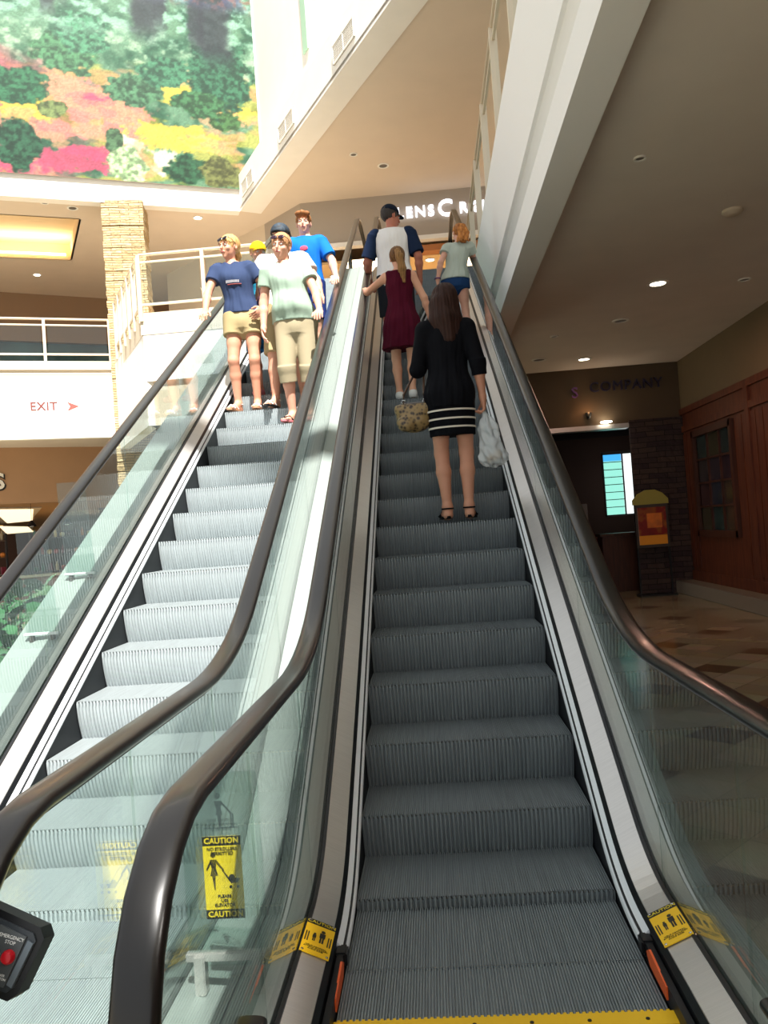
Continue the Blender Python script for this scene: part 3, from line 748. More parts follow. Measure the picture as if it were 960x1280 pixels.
# restaurant front at the back right
px1=3.40
mb=MB(); mb.box((.95,YB,2.92),(XW,YB+.3,3.95)); o=mb.build('wall_back',mat('brown_olive_paint','5a4a36',.7,noise=.04,nscale=2)); struct(o)
mb=MB(); mb.box((.95,YB,0),(1.55,YB+.3,2.92)); o=mb.build('wall_back_pier',M_stone_d); struct(o)
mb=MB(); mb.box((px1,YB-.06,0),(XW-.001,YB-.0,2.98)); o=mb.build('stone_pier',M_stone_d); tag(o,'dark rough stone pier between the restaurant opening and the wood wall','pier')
mb=MB(); mb.box((1.55,YB-.05,2.86),(px1,YB+.2,2.94),bev=.008); o=mb.build('trim_12',M_steel); struct(o)
sg=thing('restaurant_sign','unlit purple COMPANY lettering above the dark restaurant opening','sign',(3.40,YB-.03,3.59))
Mp=mat('purple_letter','2b2440',.4)
text_obj('lettering','COMPANY',.24,Mp,sg,FRONT,depth=.05,spacing=1.1)
text_obj('lettering','S',.26,mat('violet_letter','7b4a8c',.4),sg,Matrix.Translation((-.87,0,-.07))@FRONT,depth=.05)
sp_=thing('wall_spotlight','small spotlight under the restaurant sign washing the wall orange','spotlight',(2.72,YB-.09,3.06))
mb=MB(); mb.lathe([(.02,0),(.04,.03),(.05,.10)],(0,0,0),14); mb.build('lamp_head',M_black,sp_,smooth=True)
mb=MB(); mb.box((-.01,.0,.0),(.01,.09,.02)); mb.build('arm',M_black,sp_)
# interior of the restaurant
IY=16.5
mb=MB(); mb.box((.9,YB+.3,3.2),(6,IY,3.3)); o=mb.build('ceiling_restaurant',M_dark); struct(o)
mb=MB(); mb.box((.9,YB+.3,0),(1.0,IY,3.2)); mb.box((6,YB+.3,0),(6.1,IY,3.2)); mb.box((.9,IY,0),(6.1,IY+.1,3.2)); o=mb.build('wall_restaurant',mat('brown_interior','3b2418',.8)); struct(o)
gb=thing('glass_block_window','bright turquoise glass block window deep inside the dark restaurant','window',(3.80,15.5,1.38))
def gb_fn(U,V):
    t=U/.68; r=np.where(t<.58,.55,.97); g=np.where(t<.58,.85,1.); b=np.where(t<.58,.78,1.)
    top=(V>1.19)&(t<.58); return np.where(top,.25,r),np.where(top,.65,g),np.where(top,.9,b)
color_grid('pane',.68,1.33,60,70,gb_fn,vcol_mat('daylit_glass_block',.3,emit=1.3),gb)
mb=MB()
for k in range(1,8): mb.box((0,-.02,k*.166-.008),(.42,0,k*.166+.008))
mb.box((.40,-.03,0),(.43,0,1.33)); mb.box((-.03,-.03,1.33),(.71,.02,1.40)); mb.box((-.03,-.03,-.04),(.0,.02,1.36)); mb.box((.68,-.03,-.04),(.71,.02,1.36)); mb.box((-.03,-.03,-.04),(.71,.02,0))
mb.build('frame',mat('window_frame_grey','4d4a48',.5),gb)
pt=thing('header_lamp','bright oval lamp on the header of the restaurant opening','lamp',(3.0,YB-.13,2.955)); MB().lathe([(.05,0),(.10,.012),(.09,.03)],(0,0,0),20).build('shade',M_lamp,pt); MB().box((-.012,0,.012),(.012,.13,.024)).build('arm',M_black,pt)
# poster stand in front of the pier
ps=thing('poster_stand','menu poster stand with yellow-green topper outside the restaurant','sign stand',(3.57,11.15,0))
MB().box((-.30,-.16,0),(.30,.16,.03),bev=.006).build('base',M_black,ps)
mb=MB(); mb.box((-.27,-.02,.03),(-.245,.02,1.6)); mb.box((.245,-.02,.03),(.27,.02,1.6)); mb.build('post',M_black,ps)
mb=MB(); mb.box((-.27,-.03,.80),(.27,.03,1.52)); mb.build('frame',mat('stand_brown','3d3530',.5),ps)
def poster_fn(U,V):
    n=fbm(U*9+2,V*9,71,4); r=.38+.2*n; g=.10+.22*(n>.55)*n; b=.05+.04*n
    m=(V<.15); r=np.where(m,.85,r); g=np.where(m,.55,g); b=np.where(m,.15,b)
    k=(np.abs(U-.27)<.12)&(np.abs(V-.4)<.12); r=np.where(k,.78*(.7+.5*n),r); g=np.where(k,.42*(.7+.5*n),g); b=np.where(k,.16,b); return r,g,b
pp_=color_grid('poster',.46,.62,50,60,poster_fn,vcol_mat('food_poster',.3,emit=.05),ps,.01); pp_.matrix_basis=Matrix.Translation((-.23,-.042,.85))
mb=MB(); mb.prism([(-.29,1.52),(.29,1.52),(.29,1.60),(.20,1.70),(.08,1.76),(-.08,1.76),(-.2,1.70),(-.29,1.60)],-.03,.03,'y'); mb.build('topper',mat('olive_yellow','a8a04a',.5),ps)
# dark display cases / chairs inside the doorway
mc=thing('menu_case','grey framed menu case inside the restaurant doorway','display case',(2.55,12.3,0))
MB().box((-.2,-.05,1.05),(.2,.05,1.62),bev=.01).build('case',mat('case_grey','6b6560',.4),mc); MB().tube([(0,0,0),(0,0,1.05)],.02).build('post',M_black,mc); MB().lathe([(.16,0),(.16,.02)],(0,0,0)).build('base',M_black,mc)
def dining_chair(x,y,rz,label):
    t=thing('dining_chair',label,'chair',(x,y,0),rz,'restaurant chairs')
    MB().box((-.22,-.22,.43),(.22,.22,.48),bev=.015).build('seat',mat('chair_red','5a2418',.6),t)
    mb=MB(); mb.prism([(-.2,.55),(.2,.55),(.18,1.0),(0,1.05),(-.18,1.0)],.18,.22,'y'); mb.build('backrest',mat('chair_red','5a2418'),t)
    for sx in (-1,1):
        MB().tube([(sx*.19,-.19,0),(sx*.18,-.18,.44)],.018).build('leg',M_black,t)
        MB().tube([(sx*.19,.2,0),(sx*.18,.2,.6)],.018).build('leg',M_black,t)
dining_chair(3.05,12.9,.3,'dark red restaurant chair left of the poster stand'); dining_chair(2.4,13.6,2.2,'dark red restaurant chair deeper inside behind the menu case')
host=thing('host_desk','dark wooden host desk just inside the restaurant opening','desk',(3.25,12.35,0)); MB().box((-.3,-.2,0),(.3,.2,1.0),bev=.01).build('cabinet',M_wood_d,host); MB().box((-.34,-.24,1.0),(.34,.24,1.05),bev=.01).build('top',M_wood_d,host)
# fittings of the right-hand ceiling
for x,y,r,l,lab in ((2.6,6.6,.12,1,'lit oval downlight in the right-hand ceiling'),(1.57,3.38,.045,0,'small dark sprinkler-like downlight nearest the viewer, right ceiling'),(2.57,8.2,.11,0,'dim downlight behind the lit one, right ceiling'),(1.8,8.8,.06,0,'tiny downlight close to the escalator, right ceiling'),(3.6,6.75,.07,0,'small downlight by the olive wall, right ceiling'),(2.55,10.6,.12,1,'lit downlight in front of the restaurant sign'),(1.8,10.35,.12,0,'unlit downlight close to the restaurant sign, left')):
    downlight(x,y,3.929,r,lab,bool(l),'right ceiling downlights')
sd=thing('smoke_detector','round cream smoke detector on the right-hand ceiling','detector',(2.66,4.58,3.93)); MB().lathe([(.085,0),(.085,-.02),(.05,-.045),(.02,-.045)],(0,0,0),20).build('housing',M_beige,sd,smooth=True)

# balcony railings: posts, rails, glass infill
def railing(name,label,p0,p1,z,n,h=1.07,group='balcony railings',kick=.0,close=0):
    p0=Vector(p0); p1=Vector(p1); d=p1-p0; L=d.length; M=frame_mat(p0,p1,z)
    t=thing(name,label,'railing',(p0.x,p0.y,z),M.to_euler().z,group)
    mb=MB(); mb.box((0,-.03,h-.04),(L,.03,h),bev=.008); mb.build('top_rail',M_rail,t)
    mb=MB(); mb.box((0,-.02,h-.17),(L,.02,h-.14)); mb.build('mid_rail',M_rail,t)
    mb=MB(); mb.box((0,-.02,.13),(L,.02,.17)); mb.build('bottom_rail',M_rail,t)
    for i in range(n+1):
        u=L*i/n; MB().box((u-.03,-.045,-.15),(u+.03,.015,h-.03)).build('post',M_rail,t)
    for i in range(n):
        a=L*i/n+.06; b=L*(i+1)/n-.06; MB().box((a,-.004,.17),(b,.004,h-.17)).build('glass_panel',M_glass,t)
    return t
railing('balcony_railing','cream railing with glass along the landing left of the escalators',(-4.97,11.5),(-2.65,11.5),5.56,2)
railing('balcony_railing','cream railing running back from the landing corner to the stone column',(-6.45,14.08),(-5.03,11.62),5.56,5)
railing('balcony_railing','far left cream railing behind the EXIT lettering',(-13.2,12.42),(-6.98,15.01),5.6,5,h=.95)
railing('balcony_railing','tall cream railing on the walkway above the right-hand fascia',(.93,12.2),(.93,-9.2),5.48,14,h=1.2)

# landing shop: sign bulkhead, lit interior
o=wall_seg('wall_shop_front',(-2.56,15.6),(4,15.6),8.0,9,M_taupe,.2); struct(o)
o=wall_seg('wall_shop_side',(-3.6,16.6),(-2.56,15.6),8.0,9,M_taupe,.2); struct(o)
o=wall_seg('wall_shop_far_left',(-7.0,19.5),(-3.6,16.6),5.55,9,M_beige,.2); struct(o)
mb=MB(); mb.box((-2.56,15.55,7.9),(4,15.75,8.0)); o=mb.build('trim_13',M_white); struct(o)
sh=thing('shop_sign','glowing white LENSCRAFTERS lettering on the taupe shop front','sign',(0,15.56,8.55))
E2=M_white_em
text_obj('lettering','LENS',.33,E2,sh,Matrix.Translation((.06,0,-.02))@FRONT,depth=.08,bold=.006,spacing=1.25)
text_obj('lettering','C',.52,E2,sh,Matrix.Translation((.74,0,.0))@FRONT,depth=.08,bold=.006)
text_obj('lettering','RAFTERS',.33,E2,sh,Matrix.Translation((1.74,0,-.02))@FRONT,depth=.08,bold=.006,spacing=1.1)
mb=MB(); mb.box((-.25,15.8,7.72),(3.5,16.1,7.86)); o=mb.build('trim_14',mat('orange_wood','b5703a',.5)); struct(o)
mb=MB(); mb.box((-3.3,16.9,7.98),(6,24,8.04)); o=mb.build('ceiling_shop',mat('shop_ceiling','efcf9d',.8)); struct(o)
mb=MB(); mb.box((-6.5,20.5,5.55),(6,20.6,9)); o=mb.build('wall_shop_back',mat('shop_wall','e8bf86',.8)); struct(o)
for x,y,lab in ((.35,17.2,'lit downlight in the shop entrance, nearer the sign'),(.5,19.6,'lit downlight deep in the shop above the moving steps'),(-2.1,17.8,'lit downlight in the shop left of the escalator newel'),(1.6,17.6,'lit downlight in the shop right of the red-haired girl'),(-1.1,17.7,'lit downlight behind the glass newels')):
    downlight(x,y,7.975,.14,lab,True,'shop downlights')
for i in range(3):
    x=(-2.2,-.2,1.9)[i]
    s=thing('display_shelf','tall light wood shelf unit in the upper shop, '+('left','middle','right')[i]+' of three','shelf',(x,20.2,5.55),0,'upper shop shelves')
    MB().box((-.7,.2,0),(.7,.28,2)).build('back_panel',mat('light_wood','d8b98a',.6),s)
    for k in range(5): MB().box((-.7,-.1,.2+k*.42),(.7,.2,.23+k*.42)).build('shelf_board',mat('light_wood','d8b98a'),s)

# upper left shops
o=wall_seg('wall_upper_left',(-16,17.4),(-7.4,22.3),7.6,9,mat('brown_bulkhead','8f7358',.7),.2); struct(o)
o=wall_seg('window_2',(-16,17.6),(-7.4,22.5),5.55,7.6,mat('teal_shop_glass','2f4f55',.15,noise=.6,nscale=.8),.05); struct(o)
# lower floor shops on the left
o=holed('ceiling_lower_left',[l0+Vector((0,.3)),l1+Vector((0,.3)),(-4.95,11.9),(-2.2,11.9),(-2.2,24),(-16,24)],[],4.15,.05,M_ceil2); struct(o)
lw0=Vector((-16,13.73)); lw1=Vector((-8.0,18.87)); o=wall_seg('wall_lower_left',lw0,lw1,2.72,4.15,mat('tan_bulkhead','b08a68',.7,noise=.03,nscale=2),.2); struct(o)
o=wall_seg('wall_lower_left_b',lw1,(-2.2,18.9),2.72,4.15,mat('grey_bulkhead','7d7468',.7),.2); struct(o)
fm=frame_mat(lw0,lw1,0)
s=thing('shop_sign','black and white letter S ending a shop name above the lower left shop','sign',fm@Vector((6.12,-.03,3.28)),fm.to_euler().z)
text_obj('lettering','S',.56,mat('white_letter','f4f2ea',.4),s,FRONT,depth=.03,bold=.012); text_obj('letter_edge','S',.56,M_ink,s,Matrix.Translation((.02,.02,-.02))@FRONT,depth=.03,bold=.03)
mb=MB(); mb.box((-11.2,24,0),(0,24.1,4.2)); mb.box((-34,50,0),(-10,50.2,4.2)); mb.box((-11.3,24,0),(-11.2,50,4.2)); o=mb.build('wall_far',mat('brown_far','6b4a36',.8)); struct(o)
mb=MB(); mb.box((-2.0,9.5,0),(.9,9.7,4.0)); o=mb.build('wall_under_landing',mat('under_stair','6a625a',.8)); struct(o)
mb=MB(); mb.prism([(-16,13.95),(-8.0,19.1),(-2.2,19.1),(-2.2,24),(-11.2,24),(-11.2,50),(-34,50),(-34,20)],2.82,2.9,'z'); o=mb.build('ceiling_lower_shop',mat('shop_soffit','c9a884',.8)); struct(o)
for i,pg in enumerate(([(-12.4,19.6),(-11.75,20.97),(-16.6,29.6),(-18.2,30.2)],[(-19.2,32.2),(-19.6,35.7),(-25,46),(-27,46)],[(-9.3,20.6),(-8.6,21.3),(-9.3,22.6),(-10.0,21.9)])):
    o=thing('troffer_light',['long glowing ceiling light at the mouth of the lower left shop','long glowing ceiling light far back in the lower left shop','small glowing ceiling light seen through the left balustrade'][i],'ceiling light',(pg[0][0],pg[0][1],2.815),0,'lower shop ceiling lights')
    q=[(x-pg[0][0],y_-pg[0][1]) for x,y_ in pg]; c_=(sum(x for x,_ in q)/4,sum(y_ for _,y_ in q)/4); q2=[(c_[0]+(x-c_[0])*.86,c_[1]+(y_-c_[1])*.93) for x,y_ in q]
    MB().prism(q,-.03,0,'z').build('frame',M_white,o); MB().prism(q2,-.045,-.03,'z').build('diffuser',mat('troffer_glow','ffe6bd',.5,emit=1.6),o)
# stocked shelves in the lower left shop
gcols=['c23a2a','e0b23a','3a6a3a','d8d2c0','6a3a20','e88a3a','2d3a5a','b0a080','f0e0b0','8a2a3a']
gm=[mat('goods_%s'%c,c,.5) for c in gcols]
def goods_mesh(kind):
    mb=MB()
    if kind==0: mb.lathe([(.035,0),(.04,.02),(.04,.15),(.015,.19),(.015,.24)],seg=8)
    elif kind==1: mb.box((-.06,-.04,0),(.06,.04,.2),bev=.006)
    else: mb.lathe([(.04,0),(.07,.05),(.065,.10),(.02,.13)],seg=8)
    me=D.meshes.new('g'); me.from_pydata(mb.v,[],mb.f); me.update(); return me
gmesh=[[goods_mesh(k) for _ in gm] for k in range(3)]
for row in gmesh:
    for me,m_ in zip(row,gm): me.materials.append(m_)
shelves=[(-11.9,17.45,.57,'dark shelf rack of small goods at the lower left shop entrance, leftmost'),(-10.2,18.9,.57,'dark shelf rack of small goods in the lower left shop, middle one'),(-8.6,19.9,.57,'dark shelf rack of small goods in the lower left shop, by the column')]
kn=['bottle','box','jar']
for si,(x,y,rz,lab) in enumerate(shelves):
    t=thing('shelf_rack',lab,'shelf',(x,y,0),rz,'lower shop racks')
    for sx in (-.8,.8): MB().box((sx-.02,-.2,0),(sx+.02,.2,2.0)).build('upright',M_dark,t)
    for k in range(4): MB().box((-.8,-.2,.45+k*.45),(.8,.2,.48+k*.45)).build('shelf_board',mat('shelf_brown','4a3020',.6),t)
    M=Matrix.Translation((x,y,0))@Matrix.Rotation(rz,4,'Z')
    for k in range(4):
        for j in range(9):
            kd=rnd.randrange(3); o=D.objects.new(kn[kd],gmesh[kd][rnd.randrange(10)]); C.objects.link(o)
            o.location=M@Vector((-.7+j*.175,-.06,.482+k*.45)); o.rotation_euler=(0,0,rnd.random())
            tag(o,'small colourful %s on the %s shelf rack of the lower left shop'%(kn[kd],('leftmost','middle','rightmost')[si]),'goods','%ss on the %s shelf rack'%(kn[kd],('leftmost','middle','rightmost')[si]))
ct=thing('shop_counter','low wooden counter at the front of the lower left shop','counter',(-9.9,16.9,0),.57)
MB().box((-1.3,-.3,0),(1.3,.3,.85),bev=.02).build('body',wood_mat('counter_wood','6a4028','84543a'),ct); MB().box((-1.35,-.35,.85),(1.35,.35,.9),bev=.01).build('top',M_beige,ct)
for i in range(6):
    o=thing('pendant_lamp','small warm pendant lamp hanging over the lower shop racks','lamp',(-12.2+i*.75,17.3+i*.48,2.15),0,'pendant lamps over the racks')
    MB().lathe([(.03,.16),(.10,.05),(.12,0)],seg=12).build('shade',M_dark,o); MB().lathe([(.045,.0),(.05,.05),(.03,.08)],seg=10).build('bulb',M_lamp,o); MB().tube([(0,0,.16),(0,0,.9)],.005,5).build('cord',M_dark,o)

# leafy plants
def foliage(name,n,rx,ry,z0,z1,parent,m,seed,ls=.17):
    r=random.Random(seed); mb=MB()
    for i in range(n):
        x=r.uniform(-rx,rx); y=r.uniform(-ry,ry); z=z0+(z1-z0)*r.random()**.7*(1-.35*((x/rx)**2+(y/ry)**2)/2)
        L=ls*r.uniform(.7,1.25); W=L*.42; az=r.uniform(0,2*PI); tl=r.uniform(-.3,1.1)
        M=Matrix.Translation((x,y,z))@Matrix.Rotation(az,4,'Z')@Matrix.Rotation(tl,4,'X')@Matrix.Rotation(r.uniform(-.5,.5),4,'Y')
        pr=[(0,0),(.5,.28),(.95,.5),(.85,.8),(0,1.05)]
        vs=[];fs=[]
        mid=[(0,t*L,-.25*L*t*t) for t in (0,.28,.5,.8,1.05)]
        lf=[(-w*W,t*L,-.25*L*t*t+.12*W*w) for w,t in pr[1:4]]; rt=[(w*W,t*L,-.25*L*t*t+.12*W*w) for w,t in pr[1:4]]
        vs=mid+lf+rt
        fs=[(0,1,5),(1,2,6,5),(2,3,7,6),(3,4,7),(0,8,1),(1,8,9,2),(2,9,10,3),(3,10,4)]
        mb.add([M@Vector(v) for v in vs],fs)
        if i%3==0: mb.tube([(x*.5,y*.5,z0-.25),(x*.8,y*.8,(z0+z)/2),(x,y,z)],.006,4)
    return mb.build(name,m,parent)
M_leaf=mat('glossy_leaf','2c5a34',.25,0,.6,noise=.5,nscale=3)
pl=thing('planter_bed','low beige planter box full of glossy green leafy plants left of the escalators','planter',(-3.55,3.9,0))
mb=MB()
for b in (((-.85,-1.9,0),(.85,-1.82,.55)),((-.85,1.82,0),(.85,1.9,.55)),((-.85,-1.9,0),(-.77,1.9,.55)),((.77,-1.9,0),(.85,1.9,.55))): mb.box(*b)
mb.build('planter_box',M_beige,pl); MB().box((-.77,-1.82,.4),(.77,1.82,.5)).build('soil',mat('soil','2d2016',.9,bump=.5),pl)
tag(foliage('foliage',620,.78,1.75,.50,1.12,pl,M_leaf,5),kind='stuff')
p2=thing('potted_plant','tall leafy plant in a dark pot seen through the left balustrade','plant',(-7.2,16.2,0)); MB().lathe([(.2,0),(.27,.4),(.29,.5),(.25,.5)],seg=18).build('pot',M_dark,p2); MB().tube([(0,0,.4),(.03,0,1.3),(0,.02,2.0)],.03,8).build('trunk',mat('trunk','5a4430',.8),p2); foliage('foliage',180,.5,.5,1.5,2.5,p2,M_leaf,8,.22)
p3=thing('potted_plant','low yellow-green plant in a dark pot near the foot of the column','plant',(-5.7,12.6,0)); MB().lathe([(.25,0),(.32,.45),(.33,.5),(.28,.5)],seg=18).build('pot',M_dark,p3); foliage('foliage',160,.45,.45,.5,1.15,p3,mat('yellow_green_leaf','7d9a3a',.35,noise=.4,nscale=4),9,.2)

# unseen atrium roof, added to shade the right escalator, open over the left
mb=MB(); ye=30; yb=-16; xe=1.08
mb.prism([(xe+.076*(4.9-ye),ye),(13,ye),(13,yb),(xe+.076*(4.9-yb),yb)],16,16.2,'z'); o=mb.build('ceiling_shade_roof',M_white); struct(o)
mb=MB()
for y0 in (-16.5,-10.8,-4.7):
    mb.prism([(-14,y0+6.5),(2.5,y0),(2.5,y0+.42),(-14,y0+6.92)],16.0,16.5,'z')
mb.prism([(-2.6,-14),(-2.25,-14),(-2.25,1),(-2.6,1)],16.0,16.5,'z')
o=mb.build('trim_shadow_beams',M_white); struct(o)  # unseen beams, added to throw shadow stripes across the left escalator

# ------------------------------------------------------------------ people: smooth implicit surfaces
def surface_nets(Dg, o, h):
    nx,ny,nz=Dg.shape; ins=Dg<0
    cnt=np.zeros((nx-1,ny-1,nz-1),np.uint8)
    for a in (0,1):
        for b in (0,1):
            for c in (0,1): cnt+=ins[a:nx-1+a,b:ny-1+b,c:nz-1+c]
    act=(cnt>0)&(cnt<8); idx=np.argwhere(act)
    ids=-np.ones(act.shape,np.int32); ids[act]=np.arange(len(idx))
    I,J,K=idx.T; acc=np.zeros((len(idx),3)); num=np.zeros(len(idx))
    cor=[(a,b,c) for a in (0,1) for b in (0,1) for c in (0,1)]
    for p in cor:
        for ax in range(3):
            if p[ax]==0:
                q=list(p); q[ax]=1
                d0=Dg[I+p[0],J+p[1],K+p[2]]; d1=Dg[I+q[0],J+q[1],K+q[2]]
                m=(d0<0)!=(d1<0); t=np.where(m,d0/np.where(m,d0-d1,1),0)
                pt=np.stack([np.full(len(I),float(p[0])),np.full(len(I),float(p[1])),np.full(len(I),float(p[2]))],1); pt[:,ax]+=t
                acc+=pt*m[:,None]; num+=m
    V=(idx+acc/num[:,None])*h+np.array(o)
    F=[]
    for ax in range(3):
        s0=[slice(None)]*3; s1=[slice(None)]*3; s0[ax]=slice(0,-1); s1[ax]=slice(1,None)
        a=ins[tuple(s0)]; b=ins[tuple(s1)]
        for fl,mask in ((0,a&~b),(1,b&~a)):
            e=np.argwhere(mask)
            u,v=[x for x in range(3) if x!=ax]
            e=e[(e[:,u]>0)&(e[:,v]>0)&(e[:,u]<Dg.shape[u]-1)&(e[:,v]<Dg.shape[v]-1)]
            if not len(e): continue
            def cid(du,dv):
                q=e.copy(); q[:,u]-=du; q[:,v]-=dv; return ids[q[:,0],q[:,1],q[:,2]]
            q=np.stack([cid(1,1),cid(0,1),cid(0,0),cid(1,0)],1)
            if (fl==1)^(ax==1): q=q[:,::-1]
            F.append(q)
    return V,np.concatenate(F)

class SDF:
    def __init__(s,lo,hi,h):
        s.h=h; s.lo=np.array(lo,float); s.n=np.ceil((np.array(hi)-s.lo)/h).astype(int)+1
        s.D=np.full(tuple(s.n),.5,np.float32)
        s.ax=[(s.lo[i]+np.arange(s.n[i])*h).astype(np.float32) for i in range(3)]
    def _sub(s,lo,hi):
        a=[max(0,int((lo[i]-s.lo[i])/s.h)) for i in range(3)]; b=[min(s.n[i],int((hi[i]-s.lo[i])/s.h)+2) for i in range(3)]
        sl=tuple(slice(a[i],b[i]) for i in range(3))
        X=s.ax[0][sl[0]][:,None,None]; Y=s.ax[1][sl[1]][None,:,None]; Z=s.ax[2][sl[2]][None,None,:]
        return sl,X,Y,Z
    def op(s,fn,lo,hi,k=0,mode='u'):
        m=.04
        sl,X,Y,Z=s._sub([l-m-k for l in lo],[x+m+k for x in hi])
        if any(q.stop<=q.start for q in sl): return
        d=fn(X,Y,Z).astype(np.float32); a=s.D[sl]
        if mode=='u':
            if k>0: hh=np.maximum(k-np.abs(a-d),0)/k; r=np.minimum(a,d)-hh*hh*k*.25
            else: r=np.minimum(a,d)
        elif mode=='cut':
            d=-d
            if k>0: hh=np.maximum(k-np.abs(a-d),0)/k; r=np.maximum(a,d)+hh*hh*k*.25
            else: r=np.maximum(a,d)
        s.D[sl]=r
    def cone(s,a,b,ra,rb,k=.02,mode='u'):
        a=np.array(a,float); b=np.array(b,float); d=b-a; L2=float(d@d)+1e-9; R=max(ra,rb)
        def fn(X,Y,Z):
            t=np.clip(((X-a[0])*d[0]+(Y-a[1])*d[1]+(Z-a[2])*d[2])/L2,0,1)
            return np.sqrt((X-a[0]-t*d[0])**2+(Y-a[1]-t*d[1])**2+(Z-a[2]-t*d[2])**2)-(ra+t*(rb-ra))
        s.op(fn,np.minimum(a,b)-R,np.maximum(a,b)+R,k,mode)
    def tcyl(s,a,b,ra,rb,k=.02,mode='u',ex=.0):
        """tapered tube with flat ends"""
        a=np.array(a,float); b=np.array(b,float); d=b-a; L=float(np.sqrt(d@d)); d=d/L; R=max(ra,rb)
        def fn(X,Y,Z):
            u=(X-a[0])*d[0]+(Y-a[1])*d[1]+(Z-a[2])*d[2]; t=np.clip(u/L,0,1)
            r=np.sqrt(np.maximum((X-a[0])**2+(Y-a[1])**2+(Z-a[2])**2-u*u,0))-(ra+t*(rb-ra))
            return np.maximum(r,np.maximum(-u-ex,u-L))
        s.op(fn,np.minimum(a,b)-R,np.maximum(a,b)+R,k,mode)
    def ell(s,c,r,k=.02,M=None,mode='u'):
        c=np.array(c,float); r=np.array(r,float); Mi=(np.array(M) if M is not None else np.eye(3)).T; R=float(max(r))
        def fn(X,Y,Z):
            x=X-c[0];y=Y-c[1];z=Z-c[2]
            q=[Mi[i,0]*x+Mi[i,1]*y+Mi[i,2]*z for i in range(3)]
            k0=np.sqrt((q[0]/r[0])**2+(q[1]/r[1])**2+(q[2]/r[2])**2); k1=np.sqrt((q[0]/r[0]**2)**2+(q[1]/r[1]**2)**2+(q[2]/r[2]**2)**2)+1e-9
            return k0*(k0-1)/k1
        s.op(fn,c-R,c+R,k,mode)
    def loft(s,keys,k=.02,mode='u',fold=0,ff=9,seed=0):
        """keys: (z,cx,cy,rx,ry)"""
        K=np.array(keys,float); K=K[np.argsort(K[:,0])]; z=K[:,0]
        zz=np.linspace(z[0],z[-1],80); sm=[]
        for j in range(1,5):
            v=np.interp(zz,z,K[:,j]); vv=np.pad(v,4,'edge'); v=np.convolve(vv,np.ones(9)/9,'valid'); sm.append(v)
        def fn(X,Y,Z):
            cx,cy,rx,ry=[np.interp(Z,zz,v) for v in sm]
            x=(X-cx);y=(Y-cy)
            q=np.sqrt((x/rx)**2+(y/ry)**2)+1e-6; g=np.sqrt((x/rx**2)**2+(y/ry**2)**2)+1e-6
            d=q*(q-1)/g
            if fold:
                th=np.arctan2(y,x); w=np.clip((z[-1]-Z)/(z[-1]-z[0]),0,1)
                d=d+fold*(.2+w)*(np.sin(th*ff+seed+Z*6)*.55+.25*np.sin(th*(ff*2+3)-Z*11+seed*2))+fold*.22*np.sin(Z*36+x*26+y*9+seed)
            return np.maximum(d,np.maximum(z[0]-Z,Z-z[-1]))
        R=max(K[:,3].max(),K[:,4].max())+.03
        s.op(fn,(K[:,1].min()-R,K[:,2].min()-R,z[0]),(K[:,1].max()+R,K[:,2].max()+R,z[-1]),k,mode)
    def plane(s,p,n):
        """keep the side against n"""
        p=np.array(p,float); n=np.array(n,float); n/=np.linalg.norm(n)
        X=s.ax[0][:,None,None];Y=s.ax[1][None,:,None];Z=s.ax[2][None,None,:]
        s.D=np.maximum(s.D,((X-p[0])*n[0]+(Y-p[1])*n[1]+(Z-p[2])*n[2]).astype(np.float32))
    def mesh(s,name,m,parent):
        D_=s.D; 
        D_[0]=.5;D_[-1]=.5;D_[:,0]=.5;D_[:,-1]=.5;D_[:,:,0]=.5;D_[:,:,-1]=.5
        V,F=surface_nets(D_,s.lo,s.h)
        me=D.meshes.new(name); me.vertices.add(len(V)); me.vertices.foreach_set('co',V.astype(np.float32).ravel())
        me.loops.add(len(F)*4); me.loops.foreach_set('vertex_index',F.astype(np.int32).ravel())
        me.polygons.add(len(F)); me.polygons.foreach_set('loop_start',np.arange(len(F),dtype=np.int32)*4); me.polygons.foreach_set('loop_total',np.full(len(F),4,np.int32))
        me.polygons.foreach_set('use_smooth',np.ones(len(F),bool)); me.update(calc_edges=True); me.validate()
        me.materials.append(m); o=D.objects.new(name,me); C.objects.link(o); o.parent=parent; return o

def V3(*a): return np.array(a,float)
def unit(v): return v/np.linalg.norm(v)
def ik(S,W,l1,l2,pole):
    d=W-S; L=np.linalg.norm(d)
    if L>.985*(l1+l2): W=S+d*(.985*(l1+l2)/L); d=W-S; L=np.linalg.norm(d)
    u=d/L; a=(l1*l1-l2*l2+L*L)/(2*L); hh=math.sqrt(max(l1*l1-a*a,0)); p=np.array(pole,float); p=p-u*(p@u); p=unit(p)
    return S+u*a+p*hh, W
def rotm(yaw,pitch,roll=0):
    m=Matrix.Rotation(yaw,3,'Z')@Matrix.Rotation(pitch,3,'X')@Matrix.Rotation(roll,3,'Y'); return np.array(m)

